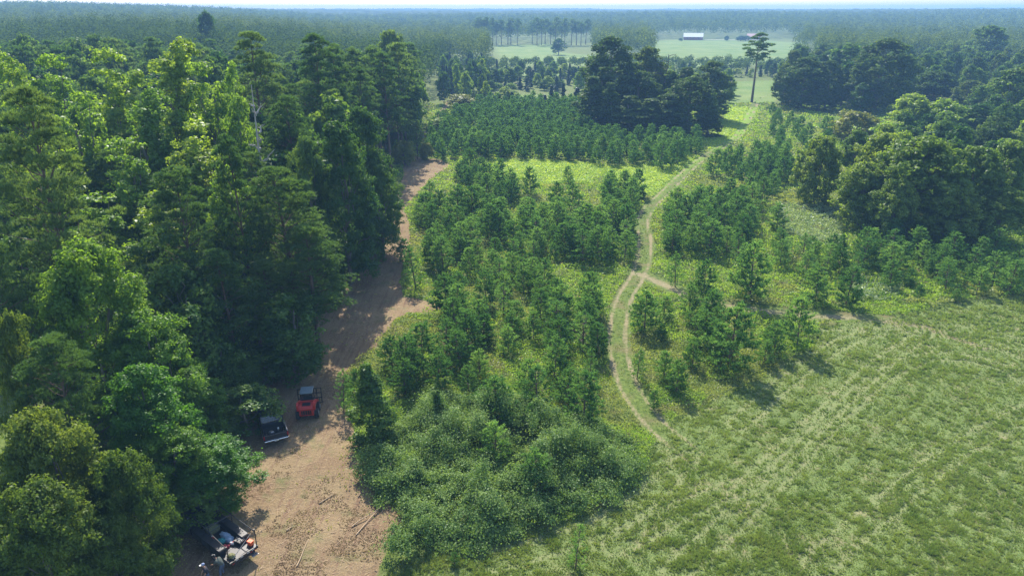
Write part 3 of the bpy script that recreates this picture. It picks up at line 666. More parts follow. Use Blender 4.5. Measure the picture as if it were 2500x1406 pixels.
for k, r_ in rr.items():
    r_.sort(key=lambda p: PX(*p)[0])
    for i, (x, y) in enumerate(r_):
        key = ['midgreen', 'midgreen', 'bigdark', 'midgreen'][int(rng.integers(4))]; nh, nrr = NOM[key]; h = rng.uniform(13, 18); r = rng.uniform(3.6, 5.4)
        plant('broadleaf_tree', key, x, y, h / nh, r / nrr, f'hazy tree behind the giant oak, {ordinal(i)} from the left in {ordinal(k)} row', group='trees of the right hand woods')
far_trees(spec(rest2, 14, 20, 3.8, 5.5, .45, 3), 'broadleaf_woodland', 'far', 'hazy mixed woods behind the giant oak on the right', 'woodland')

# middle distance rows of small trees (between the young pines and the pastures)
def colsfree(x, y):
    px, py = PX(x, y); return (px > 1080) & (px < 1965) & ~in_past(x, y)
m1 = [(x, y) for x, y in poisson(-75, 200, 266, 455, lambda x, y: colsfree(x, y) & ~inpoly(x, y, GP([(1780, 275), (1940, 275), (1940, 190), (1780, 190)])) & ~inpoly(x, y, GP([(1200, 262), (1440, 262), (1440, 225), (1200, 225)])), 6.2, TAKEN, .5)]
m1.sort(key=lambda p: p[1]); rr = {}
for p in m1[:260]: rr.setdefault(int((p[1] - 266) // 15), []).append(p)
for k, r_ in rr.items():
    r_.sort(key=lambda p: PX(*p)[0])
    for i, (x, y) in enumerate(r_):
        px, _ = PX(x, y); nr_ = 1 if px < 1180 else 0
        key = ['midgreen', 'cedar', 'midgreen', 'bright', 'shrubsmall'][int(rng.integers(5))]; nh, nrr = NOM[key]; h = rng.uniform(4.5, 8.5) + nr_ * 5; r = rng.uniform(1.9, 3.2)
        if key == 'cedar': r *= .6
        if key == 'shrubsmall': h = rng.uniform(3, 4.5)
        nm = 'cedar_tree' if key == 'cedar' else 'small_tree'
        plant(nm, key, x, y, h / nh, r / nrr, f'{"small pointed cedar" if key == "cedar" else "small hazy tree"} before the far pastures, {ordinal(i)} from left in {ordinal(k)} row', group='low trees before the far pastures')
far_trees(spec([(x, y, rng.uniform(5, 8)) for x, y in m1[260:]], 0, 0, 2, 3.2, .42, 4), 'low_woodland', 'far', 'low hazy scrub trees at the foot of the far pastures', 'woodland')

# far woods round the pastures, up to the hills
def ftest(x, y):
    px, py = PX(x, y); a = (px > -40) & (px < 2540) & ~in_past(x, y)
    gap = (px > 1190) & (px < 1990) & (y < np.where(px > 1575, 900, np.where(px < 1460, 800, 500)))     # open land in front of and around the pastures
    gap &= ~((px > 1450) & (px < 1590) & (y > 470)); gap &= ~((px > 1200) & (px < 1380) & (y > 735))
    gap &= ~((px > 1930) & (y > 560))
    pond = inpoly(x, y, GP([(1262, 91), (1296, 91), (1296, 86), (1262, 86)]))
    return a & ~gap & ~pond
f1 = poisson(-520, 560, 400, 720, ftest, 7.5, ()); f2 = poisson(-1150, 1200, 720, 1500, ftest, 10.5, ())
far_trees(spec(f1, 17, 23, 3.8, 5.6, .5, 2.6), 'far_woodland', 'far', 'bluish woods beyond and around the far pastures', 'woodland')
far_trees(spec(f2, 17, 24, 4.6, 6.8, .8, 2.4), 'far_woodland', 'far', 'dim blue band of woods behind the red barn', 'woodland')
# tall pines with bare trunks between which the pond glints
for i, px in enumerate(range(1166, 1442, 12)):
    if px in (1274, 1286): continue
    put('pine_tree', 'pineF', px + rng.uniform(-3, 3), rng.uniform(44, 58), 738 + rng.uniform(-16, 22), rng.uniform(26, 36), f'distant tall pine at the back of the left pasture, {ordinal(i)} from the left', group='tall pines before the pond')
put('pasture_tree', 'midgreen', 1364, 95, 575, 38, 'dark tree standing alone at the right of the left pasture')
put('pasture_tree', 'midgreen', 1340, 140, 470, 30, 'small dark tree on the lower edge of the left pasture')
# distant canopy on the hills
yy = [1400.]; 
while yy[-1] < 5000: yy.append(yy[-1] * 1.0042)
yy = np.array(yy); uu = np.linspace(-.95, .95, 900); Y2, U2 = np.meshgrid(yy, uu, indexing='ij'); X2 = Y2 * U2
bump_ = lambda s, sd: (1 - np.abs(vnoise(X2.ravel(), Y2.ravel(), s, sd))) 
Z2 = height(X2.ravel(), Y2.ravel()) + 9 + 7 * bump_(16, 31) * (.5 + .5 * bump_(45, 32)) + 3.5 * bump_(9, 33) + 3 * vnoise(X2.ravel(), Y2.ravel(), 70, 35) + rng.uniform(-.7, .7, X2.size)
Z2 -= 9 * (Y2.ravel() < 1406)
i2 = np.arange(Y2.size).reshape(Y2.shape); q2 = np.stack([i2[:-1, :-1], i2[:-1, 1:], i2[1:, 1:], i2[1:, :-1]], -1).reshape(-1, 4)
def canopy_mat():
    m, t, out = newmat('distant_canopy'); N = t.nodes; L = t.links
    g = N.new('ShaderNodeNewGeometry'); n = N.new('ShaderNodeTexNoise'); n.inputs['Scale'].default_value = .11; n.inputs['Detail'].default_value = 4; L.new(g.outputs['Position'], n.inputs['Vector'])
    cr = N.new('ShaderNodeValToRGB'); L.new(n.outputs[0], cr.inputs[0]); cr.color_ramp.elements[0].position = .35; cr.color_ramp.elements[1].position = .68
    cr.color_ramp.elements[0].color = (.022, .045, .02, 1); cr.color_ramp.elements[1].color = (.085, .12, .035, 1)
    b = N.new('ShaderNodeBsdfPrincipled'); L.new(cr.outputs[0], b.inputs['Base Color']); b.inputs['Roughness'].default_value = 1; b.inputs['Specular IOR Level'].default_value = .1; L.new(b.outputs[0], out.inputs[0]); return m
tag(link('distant_woodland', np_mesh('distant_woodland', np.stack([X2.ravel(), Y2.ravel(), Z2], 1), q2, canopy_mat(), False)), 'pale blue wooded hills along the horizon', 'woodland', kind='stuff')

# ================================================================== YOUNG PINES
YP = []   # (x, y, h, r, key, label, group)
CL = [ # phrase, base polygon in the photo, spacing m, height range, radius range
 ('in the clump beside the clearing strip', [(1115,435),(1150,425),(1190,435),(1230,455),(1262,485),(1240,500),(1150,475),(1120,450)], 2.0, (4, 5.6)),
 ('in the clump under the bright grass, left of the track', [(1475,512),(1478,478),(1530,470),(1590,478),(1592,505),(1560,520),(1500,520)], 2.0, (4, 5.4)),
 ('in the left part of the dark middle belt', [(1020,550),(1035,512),(1110,508),(1200,525),(1215,570),(1190,600),(1080,585)], 2.0, (4.2, 6)),
 ('in the centre of the dark middle belt', [(1220,545),(1370,535),(1390,600),(1380,650),(1320,650),(1220,610)], 2.0, (4.2, 6)),
 ('in the right part of the dark middle belt', [(1400,545),(1470,545),(1530,560),(1548,610),(1530,645),(1440,650),(1392,640)], 2.0, (4.4, 6.2)),
 ('in the belt behind the fallen brush', [(1050,640),(1070,600),(1150,610),(1190,650),(1170,690),(1080,670)], 2.0, (4, 5.6)),
 ('in the belt below the dark middle belt', [(1200,650),(1300,660),(1330,700),(1330,740),(1230,735),(1190,700)], 2.0, (4, 5.6)),
 ('in the dense block at the right of the track bend', [(1600,590),(1600,545),(1660,530),(1700,560),(1710,620),(1650,640)], 1.9, (4.6, 6.2)),
 ('in the block right of the track bend, far side', [(1690,510),(1770,490),(1850,510),(1835,600),(1790,630),(1720,620),(1705,560)], 2.0, (4.4, 6)),
 ('in the thick stand where the tracks split', [(1748,425),(1765,402),(1850,392),(1905,372),(1920,400),(1930,460),(1860,470),(1790,440)], 2.3, (4.5, 6)),
 ('in the thin stand below the giant oak', [(1880,345),(1880,275),(1900,280),(1980,330),(2050,300),(2060,340),(1950,420),(1920,370)], 3.9, (3.4, 5.2)),
 ('in the lower centre stand, left side', [(1085,800),(1080,740),(1180,740),(1270,790),(1290,860),(1190,880),(1110,850)], 2.0, (3.8, 5.4)),
 ('in the lower centre stand, right side', [(1290,770),(1370,740),(1470,770),(1485,850),(1430,880),(1310,870)], 1.9, (4, 5.6)),
 ('in the stand behind the glossy tree', [(935,900),(960,850),(1060,860),(1170,890),(1180,950),(1080,980),(980,970)], 1.9, (3.6, 5.2)),
 ('at the upper edge of the vine thicket', [(1095,1000),(1180,975),(1330,970),(1340,1040),(1220,1040),(1110,1030)], 1.9, (4, 5.2)),
 ('in the band before the golden oaks, left part', [(2080,680),(2100,620),(2180,600),(2260,640),(2270,700),(2190,710)], 2.2, (3.8, 5)),
 ('in the band before the golden oaks, right part', [(2275,710),(2290,640),(2400,630),(2520,640),(2520,710),(2420,725)], 2.3, (3.8, 5)),
 ('in the row at the foot of the right grove', [(2120,600),(2300,590),(2500,610),(2500,640),(2280,640),(2130,620)], 3.0, (3.2, 4.6)),
 ('in the scrub beside the silvery weeds', [(1890,660),(1900,610),(1980,600),(2060,620),(2065,680),(1980,690)], 2.5, (3.2, 4.6)),
 ('in the loose group below the side track', [(1550,830),(1580,780),(1700,770),(1760,790),(1770,850),(1690,880),(1610,850)], 2.3, (3, 4.8)),
 ('in the loose group along the hayfield edge', [(1680,900),(1760,860),(1880,840),(1960,830),(1965,860),(1900,900),(1790,910)], 2.8, (3, 5)),
]
SINGLE = [(1015,700,92,'lone slim pine on the grass beside the cleared ground'), (1295,478,62,'lone dark pine left of centre in the bright grass'), (1388,450,42,'small lone pine in the middle of the bright grass'), (1362,520,70,'pine below the bright grass, left of the pair'), (1400,510,60,'pine below the bright grass, right of the pair'),
 (1830,735,130,'big bushy pine at the head of the side track'), (1800,640,70,'slender pine above the big bushy pine'), (1648,700,80,'slender pine at the fork of the tracks'), (1715,740,95,'pine just above the side track'), (1730,820,100,'pine just below the side track'), (1990,738,85,'round pine alone between the side track and the scrub'), (2065,745,90,'round pine right of the one alone on the side track'), (2015,665,70,'thin pine over the round pines'),
 (2240,730,35,'small seedling pine before the band of pines'), (1775,900,150,'darkest full pine casting a shade on the hayfield'), (1945,850,115,'pine with a slanted shade at the hayfield corner'), (1890,870,75,'pale pine left of the hayfield corner one'), (1650,960,80,'lower of the small pines near the track ruts'), (1620,930,70,'upper of the small pines near the track ruts'), (1555,925,75,'thin pine on the edge of the right rut'), (1405,1385,115,'lone sapling pine at the bottom of the hayfield'), (1110,1375,35,'tiny seedling at the bottom edge of the thicket'),
 (1460,870,80,'pine over the left rut'), (1352,930,105,'tall pine in the weeds above the thicket'), (1440,940,90,'pine with a bare lower trunk near the left rut'), (1425,1040,130,'full pine at the thicket corner by the track'), (1385,990,90,'pine behind the full one at the thicket corner'), (1312,1200,120,'pine standing in the middle of the vine thicket, right one'), (1210,1130,110,'pine standing in the middle of the vine thicket, left one'), (1305,1050,75,'pine top out of the thicket upper edge'),
 (840,1010,105,'slim pine left of the glossy tree'), (870,960,60,'small pine behind the glossy tree'), (2330,735,30,'seedling pine at the right of the small seedling'), (1595,1000,45,'grassy seedling pine beside the lower ruts'), (1740,430,60,'dark pine right beside the upper track'), (1860,500,60,'pine above the silvery weeds'), (1895,560,60,'bushy pine left of the silvery weeds'), (1885,480,50,'small pine left of the dark dome tree'), (2100,640,80,'pine with pale tips below the golden oak'), (1612,410,60,'pine at the lower edge of the belt before the grove, right end'), (1150,430,60,'pine at the left of the bright grass'), (990,640,55,'weedy small pine on the cleared ground edge')]
sp_taken = []
for px, by, hp, lb in SINGLE:
    x, y = G(px, by); dep = y * cP + CAM_H * sP; h = hp / F * dep / cP * 1.04; key = 'ypthin' if ('slim' in lb or 'slender' in lb or 'thin ' in lb or 'sapling' in lb or 'bare' in lb) else 'yp'
    r = h * (.37 if key == 'yp' else .25) * (1.15 if ('full' in lb or 'bushy' in lb or 'round' in lb) else 1)
    sp_taken.append((x, y, r)); nm = 'pine_sapling' if h < 2.6 else 'young_pine'
    YP.append((x, y, h, r, key, lb, nm))
def allowed(x, y):
    return (dline(x, y, PATH) > 2.5) & (dline(x, y, PATH2) > 3.1) & ~in_dirt(x, y)
for phrase, pl, sp_, hr in CL:
    P_ = GP(pl); pts = poisson(P_[:, 0].min(), P_[:, 0].max(), P_[:, 1].min(), P_[:, 1].max(), lambda x, y: inpoly(x, y, P_) & allowed(x, y), sp_ * 1.2, sp_taken, .45)
    pts.sort(key=lambda p: PX(*p)[0])
    for i, (x, y) in enumerate(pts):
        h = rng.uniform(*hr) * rng.choice([.6, .78, .92, .92, 1.]); r = h * rng.uniform(.36, .47); key = ('yp' if rng.uniform() < .85 else 'ypthin') if y < 120 else 'ypF'
        YP.append((x, y, h, r, key, f'young pine {phrase}, {ordinal(i)} from left', 'young_pine'))
BACK = GP([(1050,395),(1040,330),(1090,300),(1180,262),(1250,255),(1420,268),(1440,310),(1460,345),(1560,352),(1700,350),(1712,372),(1640,408),(1580,402),(1500,405),(1440,400),(1300,388),(1180,390)])
bp_ = poisson(BACK[:, 0].min(), BACK[:, 0].max(), BACK[:, 1].min(), BACK[:, 1].max(), lambda x, y: inpoly(x, y, BACK) & allowed(x, y), 2.9, sp_taken, .3)
bp_.sort(key=lambda p: p[1]); rr = {}
for p in bp_: rr.setdefault(int((p[1] - bp_[0][1]) // 4), []).append(p)
for k, r_ in rr.items():
    r_.sort(key=lambda p: PX(*p)[0])
    for i, (x, y) in enumerate(r_):
        h = rng.uniform(3.6, 5.8); YP.append((x, y, h, h * rng.uniform(.36, .46), 'ypF', f'young pine before the grove, {ordinal(i)} from left in {ordinal(k)} row', 'young_pine'))
YP.sort(key=lambda p: -p[2] / math.hypot(p[0], p[1])); sing = [p for p in YP if p[5] in [q[3] for q in SINGLE]]; oth = [p for p in YP if p not in sing]
keep_ = sing + oth[:298 - len(sing)]; stand = oth[298 - len(sing):]; print('young pines', len(YP))
for x, y, h, r, key, lb, nm in keep_: plant(nm, key, x, y, h / NOM[key][0], r / NOM[key][1], lb, 'young pine', 'young pines of the plantation')
A = Acc(); cv = [(np.array([v.co for v in c.vertices]), np.array([p.vertices[:] for p in c.polygons])) for _, c in PROTO['ypF']]
for x, y, h, r, *_ in stand:
    V, T_ = cv[int(rng.integers(len(cv)))]; a = rng.uniform(0, 6.28); c_, s_ = math.cos(a), math.sin(a); sr_ = r / NOM['ypF'][1]
    A.add(np.stack([(V[:, 0] * c_ - V[:, 1] * s_) * sr_ + x, (V[:, 0] * s_ + V[:, 1] * c_) * sr_ + y, V[:, 2] * h / 5 + hz(x, y)], 1), T_)
tag(link('young_pine_stand', A.mesh('young_pine_stand', M['ypine'])), 'farther young pines massed before the middle grove and the cedars', 'young pines', kind='stuff')

# ================================================================== GROUND COVER
def screen_points(n, y0, y1, x0=-150, x1=2650):
    px = rng.uniform(x0, x1, n); py = rng.uniform(y0, y1, n); x, y = G(px, py); return x, y
def cover(name, n, y0, y1, test, k, kk, mat, label, cat, hmin, hmax, nseed, flat=.35, x0=-150, x1=2650):
    """leafy mounds: quads whose height above ground follows a lumpy field; size grows with distance"""
    x, y = screen_points(n, y0, y1, x0, x1); ok = ~in_field(x, y); x, y = x[ok], y[ok]; ok = test(x, y); x, y = x[ok], y[ok]; d = np.hypot(x, y); x = x + rng.normal(size=len(x)) * .05
    lump = sst(-.5, .8, vnoise(x, y, 1.1, nseed) * .6 + vnoise(x, y, 3.1, nseed + 1) * .6); H_ = hmin + (hmax - hmin) * lump
    z = height(x, y) + H_ * rng.uniform(.45, 1, len(x)); s = np.maximum(.05, d * k) * rng.uniform(.7, 1.3, len(x))
    V, Fq = leaf_quads(np.stack([x, y, z], 1), unit(rdir(len(x)) * kk + np.array([0, 0, flat])), s)
    return tag(link(name, np_mesh(name, V, Fq, M[mat])), label, cat, kind='stuff')
def offtrack(x, y, m=1.35): return (dline(x, y, PATH) > m) & (dline(x, y, PATH2) > 1.7)
BAREEDGE = GP([(820,960),(870,1080),(935,1120),(925,1200),(985,1270),(950,1340),(900,1430),(800,1430),(790,960)])
def meadow(x, y): return ~inpoly(x, y, BAREEDGE) & ~in_field(x, y) & ~in_dirt(x, y) & ~in_past(x, y) & (x > wood_edge(y) - 6) & (y < 330) & offtrack(x, y)
SILVER = GP([(1895,500),(2045,500),(2055,560),(2060,610),(1990,600),(1900,560)]); SILVER2 = GP([(2080,660),(2200,700),(2190,730),(2100,735),(2060,700)])
THK = GP([(915,1105),(990,1010),(1080,985),(1200,1010),(1320,1020),(1440,1060),(1540,1080),(1560,1130),(1500,1200),(1420,1245),(1310,1275),(1180,1300),(1080,1330),(960,1370),(935,1330),(975,1260),(960,1210),(905,1180)])
dry = lambda x, y: vnoise(x, y, 5, 51) + .5 * vnoise(x, y, 1.7, 52)
brt = lambda x, y: in_bright(x, y)
cover('weeds', 1000000, 255, 1330, lambda x, y: meadow(x, y) & ~brt(x, y) & (dry(x, y) < .35) & ~inpoly(x, y, SILVER) & ~inpoly(x, y, THK), .0014, .8, 'weed', 'leafy yellow green weeds between the young pines', 'weeds', .08, .95, 61)
cover('dry_weeds', 900000, 255, 1330, lambda x, y: meadow(x, y) & ~brt(x, y) & (dry(x, y) > .28) & ~inpoly(x, y, SILVER) & ~inpoly(x, y, THK), .0014, .8, 'dryweed', 'straw coloured dry weeds in patches between the young pines', 'weeds', .08, .9, 64)
cover('bright_grass', 500000, 200, 500, lambda x, y: meadow(x, y) & brt(x, y), .0012, .6, 'weed', 'bright yellow green grass of the open strip', 'grass', .05, .35, 67, .9)
cover('silver_weeds', 350000, 480, 760, lambda x, y: meadow(x, y) & (inpoly(x, y, SILVER) | inpoly(x, y, SILVER2)), .0012, .8, 'silverweed', 'pale silvery vines spread before the golden oaks', 'weeds', .2, 1.0, 70)
cover('wood_floor_brush', 200000, 380, 1406, lambda x, y: (x < wood_edge(y) + 2.2) & (x > wood_edge(y) - 9) & ~in_dirt(x, y) & (y < 330), .0012, .8, 'broad', 'low shaded brush along the foot of the wood', 'brush', .1, 1.3, 73, x0=-100, x1=1100)
# tufts of mown grass
def tufts(name, n, y0, y1, test, blades, L0, L1, wd, mat, label, cat):
    x, y = screen_points(n, y0, y1, -150, 2950); ok = test(x, y); x, y = x[ok], y[ok]; d = np.hypot(x, y)
    lump = sst(-.6, .9, vnoise(x, y, .38, 81) * .8 + vnoise(x, y, .9, 84) * .5 + vnoise(x, y, 2.8, 82) * .25)
    keep = rng.uniform(0, 1, len(x)) < .5 + .5 * lump
    st_ = np.zeros(len(x))
    for p in STRAW: st_ = np.maximum(st_, np.exp(-((dline(x, y, p) - .85) / .24) ** 2))
    ld_ = np.abs(np.abs(dline(x, y, PATH)) - .85); st_ = np.maximum(st_, np.exp(-(ld_ / .3) ** 2) * sst(39, 50, y)); st_ = np.maximum(st_, .9 * np.exp(-(dline(x, y, PATH2) / .8) ** 2))
    keep &= rng.uniform(0, 1, len(x)) > st_ * .68; x, y, d, lump = x[keep], y[keep], d[keep], lump[keep]
    P = np.stack([x, y, height(x, y)], 1); AX = unit(np.array([0, 0, 1.]) + rng.normal(size=(len(x), 3)) * .35); L_ = (L0 + (L1 - L0) * lump) * np.maximum(1, d / 60)
    V, Ft = needles(P, AX, blades, L_, np.repeat(wd * np.maximum(1, d / 45), blades), .75)
    return tag(link(name, np_mesh(name, V, Ft, M[mat])), label, cat, kind='stuff')
tufts('mown_grass', 380000, 690, 1680, lambda x, y: in_field(x, y), 7, .09, .30, .02, 'blade', 'mown hay grass in ragged tufts over the field', 'grass')
tufts('dry_grass', 180000, 690, 1680, lambda x, y: in_field(x, y), 5, .07, .22, .018, 'dryblade', 'pale dry cut grass lying among the green tufts', 'grass')
tufts('track_grass', 90000, 240, 1200, lambda x, y: (~in_field(x, y)) & (np.abs(dline(x, y, PATH)) < 1.5) & (np.abs(np.abs(dline(x, y, PATH)) - .85) > .33), 5, .08, .2, .02, 'blade', 'short grass growing between the wheel ruts', 'grass')
tufts('clearing_grass', 30000, 560, 1406, lambda x, y: in_dirt(x, y) & (vnoise(x, y, 2.2, 91) + .5 * vnoise(x, y, .7, 92) > .42), 5, .05, .16, .02, 'dryweed', 'thin grass left on the cleared earth', 'grass')

# vine thicket: tangled mounds of vine covered shrubs that read as one mass
def thicket():
    mounds = poisson(THK[:, 0].min(), THK[:, 0].max(), THK[:, 1].min(), THK[:, 1].max(), lambda x, y: inpoly(x, y, THK), 1.25, ())
    Cx = np.array(mounds); ed = np.clip(dline(Cx[:, 0], Cx[:, 1], np.vstack([THK, THK[:1]])) / 2.2, .25, 1); n = len(Cx)
    hh = (1.0 + 2.6 * rng.uniform(0, 1, n) ** 1.5 + .5 * vnoise(Cx[:, 0], Cx[:, 1], 3.5, 44)) * (.4 + .6 * ed); rr_ = rng.uniform(.5, 1.7, n)
    N_ = 260000; k = rng.choice(n, N_, p=rr_ ** 2 / (rr_ ** 2).sum()); ns = 16; sd_ = rdir(n * ns); sd_[:, 2] = np.abs(sd_[:, 2]) * 1.2 - .3; sd_ = unit(sd_) * rng.uniform(.45, 1.2, (n * ns, 1)); sk = k * ns + rng.integers(0, ns, N_)
    g_ = rng.normal(size=(N_, 3)) * np.array([.19, .19, .15]) * np.where(rng.uniform(0, 1, (N_, 1)) < .22, 2.3, 1.); q = sd_[sk] + g_
    P = np.stack([Cx[k, 0] + q[:, 0] * rr_[k], Cx[k, 1] + q[:, 1] * rr_[k], np.maximum(.08, hh[k] * .5 + q[:, 2] * hh[k] * .5)], 1)
    V, Fq = leaf_quads(P, unit(sd_[sk] * .4 + unit(g_) * .4 + np.array([0, 0, .45]) + rdir(N_) * .7), .070 * rng.uniform(.6, 1.4, N_), .7)
    tag(link('vine_thicket', np_mesh('vine_thicket', V, Fq, M['vine'])), 'large tangled thicket of grey green vines and shrubs in the foreground', 'thicket', kind='stuff')
thicket()

cover('ground_litter', 90000, 560, 1406, lambda x, y: in_dirt(x, y) & (vnoise(x, y, 1.6, 95) + .6 * vnoise(x, y, .5, 96) + .5 * vnoise(x, y, 6, 97) > .35), .0006, .35, 'litter', 'dark torn leaves and bark scattered over the cleared earth', 'litter', .01, .05, 98, 1.0, x0=150, x1=1150)
# cut poles and chips on the cleared earth
for i, (a, b, z, lb) in enumerate([((935,1215), (955,1130), 1.6, 'pale cut pole leaning up against the left of the thicket'), ((870,1310), (990,1165), .25, 'longest pale pole lying from the dirt into the thicket'), ((905,1190), (918,1120), 1.3, 'short upright stub at the thicket edge'), ((905,1235), (960,1190), .2, 'reddish split pole beside the longest pole'),
        ((725,1385), (755,1315), .08, 'thin pale pole lying on the bare dirt'), ((780,1232), (815,1208), .08, 'short stick on the dirt below the shade of the glossy tree'), ((700,1300), (715,1288), .08, 'stick left of the thin pale pole'), ((875,1215), (884,1200), .1, 'chip of wood by the thicket'), ((860,1290), (930,1240), .2, 'thin pole beside the longest pole')]):
    x0, y0 = G(*a); x1, y1 = G(*b, z); A = Acc(); p = limb((0, 0, .06), (x1 - x0, y1 - y0, z), .045, .02, 5, .01); A.add(*p)
    o = link('cut_pole', A.mesh('cut_pole', M['chip'], True)); o.location = (x0, y0, hz(x0, y0)); tag(o, lb, 'cut pole')
def chips():
    x, y = screen_points(3500, 600, 1480, 200, 1080); ok = in_dirt(x, y); x, y = x[ok], y[ok]; n = len(x)
    a = rng.uniform(0, 6.28, n); L_ = rng.uniform(.1, .55, n) ** 2; D_ = np.stack([np.cos(a), np.sin(a), rng.normal(size=n) * .12], 1); S_ = np.stack([-np.sin(a), np.cos(a), np.zeros(n)], 1) * .009
    P = np.stack([x, y, height(x, y) + .03], 1); e = D_ * L_[:, None]; V = np.stack([P - e - S_, P + e - S_, P + e + S_, P - e + S_, P + np.array([0, 0, .025])], 1).reshape(-1, 3); b = np.arange(n)[:, None] * 5
    Fc = np.concatenate([b + np.array([[0, 1, 4]]), b + np.array([[1, 2, 4]]), b + np.array([[2, 3, 4]]), b + np.array([[3, 0, 4]])])
    tag(link('wood_chips', np_mesh('wood_chips', V, Fc, M['chip'])), 'pale splinters and chips strewn over the cleared earth', 'wood chips', kind='stuff')
chips()

# ================================================================== MACHINES, PEOPLE, BUILDINGS
M['black'] = simple('black_paint', (.012, .013, .016), .35, var=.3, spec=.6)
M['navy'] = simple('dark_paint', (.016, .02, .028), .28, var=.25, spec=.7)
M['rubber'] = simple('rubber', (.018, .017, .016), .9, var=.3)
M['glass'] = simple('tinted_glass', (.012, .018, .024), .08, var=.1, spec=.9)
M['lid'] = simple('worn_black_steel', (.04, .04, .045), .4, .4, var=.4, scale=3)
M['steel'] = simple('grey_steel', (.30, .30, .31), .4, .7, var=.25)
M['chrome'] = simple('chrome', (.6, .6, .62), .2, 1., var=.05)
M['red'] = simple('red_paint', (.45, .03, .022), .45, var=.2)
M['darkred'] = simple('red_gear', (.30, .02, .03), .6, var=.3)
M['orange'] = simple('orange_plastic', (.85, .13, .035), .5, var=.1)
M['white'] = simple('white_paint', (.72, .72, .70), .5, var=.08)
M['redlens'] = simple('red_lens', (.35, .012, .012), .3, var=.1)
M['bluecloth'] = simple('pale_blue_cloth', (.22, .30, .40), .9, var=.35, scale=9, bump=.5)
M['teal'] = simple('teal_cloth', (.03, .20, .20), .9, var=.35, scale=9, bump=.5)
M['camo'] = simple('camo_fabric', (.16, .16, .07), .95, var=.75, scale=14)
M['roofblue'] = simple('blue_grey_roof', (.09, .14, .17), .4, var=.25)
M['skin'] = simple('skin', (.42, .24, .17), .6, var=.08)
M['denim'] = simple('denim', (.07, .10, .17), .9, var=.2)
M['navyshirt'] = simple('navy_shirt', (.02, .022, .035), .9, var=.2)
M['olivshirt'] = simple('olive_shirt', (.085, .10, .085), .95, var=.45, scale=12)
M['capblue'] = simple('blue_cap', (.20, .26, .42), .85, var=.1)
M['beard'] = simple('brown_hair', (.07, .045, .03), .9, var=.3)
M['boot'] = simple('boot_leather', (.06, .035, .02), .8, var=.3)
M['barnred'] = simple('barn_red', (.30, .055, .045), .8, var=.15, scale=.6)
M['tin'] = simple('glare_white_roof', (.80, .80, .80), .35, var=.05, scale=.5)  # white base colour stands in for sun glare on the metal roof
M['pinktin'] = simple('faded_red_roof', (.72, .45, .42), .4, var=.1, scale=.5)
M['tan'] = simple('pale_boards', (.40, .38, .33), .8, var=.2)

class B:
    """collects boxes, prisms and cylinders in one bmesh"""
    def __init__(s): s.bm = bmesh.new()
    def box(s, c, d, bev=.0, rot=None):
        g = bmesh.ops.create_cube(s.bm, size=1)['verts']; bmesh.ops.scale(s.bm, vec=d, verts=g)
        if rot is not None: bmesh.ops.rotate(s.bm, cent=(0, 0, 0), matrix=Matrix.Rotation(rot[0], 3, rot[1]), verts=g)
        bmesh.ops.translate(s.bm, vec=c, verts=g)
        if bev:
            e = list({e for v in g for e in v.link_edges}); bmesh.ops.bevel(s.bm, geom=e, offset=bev, segments=2, affect='EDGES', profile=.5)
        return s
    def prism(s, prof, y0, y1, bev=0., shrink=None):
        a = [s.bm.verts.new((x, y0, z)) for x, z in prof]; b = [s.bm.verts.new((x, y1, z)) for x, z in prof]; n = len(prof)
        f = [s.bm.faces.new(a[::-1]), s.bm.faces.new(b)] + [s.bm.faces.new((a[i], a[(i + 1) % n], b[(i + 1) % n], b[i])) for i in range(n)]
        bmesh.ops.recalc_face_normals(s.bm, faces=f)
        if bev: bmesh.ops.bevel(s.bm, geom=list({e for q in f for e in q.edges}), offset=bev, segments=2, affect='EDGES', profile=.5)
        return s
    def cyl(s, p0, p1, r, r2=None, k=16):
        p0, p1 = Vector(p0), Vector(p1); d = p1 - p0
        g = bmesh.ops.create_cone(s.bm, cap_ends=True, segments=k, radius1=r, radius2=r if r2 is None else r2, depth=d.length)['verts']
        bmesh.ops.rotate(s.bm, cent=(0, 0, 0), matrix=d.to_track_quat('Z', 'Y').to_matrix(), verts=g); bmesh.ops.translate(s.bm, vec=(p0 + p1) / 2, verts=g); return s
    def ell(s, c, d, k=12, lump=0.):
        g = bmesh.ops.create_uvsphere(s.bm, u_segments=k * 2, v_segments=k, radius=1)['verts']
        for v in g:
            q = 1 + lump * math.sin(v.co.x * 7 + v.co.z * 5 + c[0] * 9) * math.cos(v.co.y * 6 + v.co.x * 3); v.co = Vector((v.co.x * d[0] * q + c[0], v.co.y * d[1] * q + c[1], v.co.z * d[2] * q + c[2]))
        return s
    def build(s, name, mat, parent=None, smooth=False):
        me = bpy.data.meshes.new(name); s.bm.to_mesh(me); s.bm.free(); me.materials.append(M[mat])
        if smooth: me.polygons.foreach_set('use_smooth', np.ones(len(me.polygons), bool))
        o = bpy.data.objects.new(name, me); COL.objects.link(o); o.parent = parent; return o
def wheel(parent, x, y, r, wd, side):
    t = B().cyl((x, y - wd / 2, r), (x, y + wd / 2, r), r, k=28).cyl((x, y - wd / 2 - .01, r), (x, y + wd / 2 + .01, r), r * .86, k=28).build('wheel', 'rubber', parent)
    B().cyl((x, y + side * (wd / 2 - .03), r), (x, y + side * (wd / 2 + .025), r), r * .58, r * .5, k=20).cyl((x, y + side * wd / 2, r), (x, y + side * (wd / 2 + .05), r), r * .16, k=12).build('rim', 'steel', t)

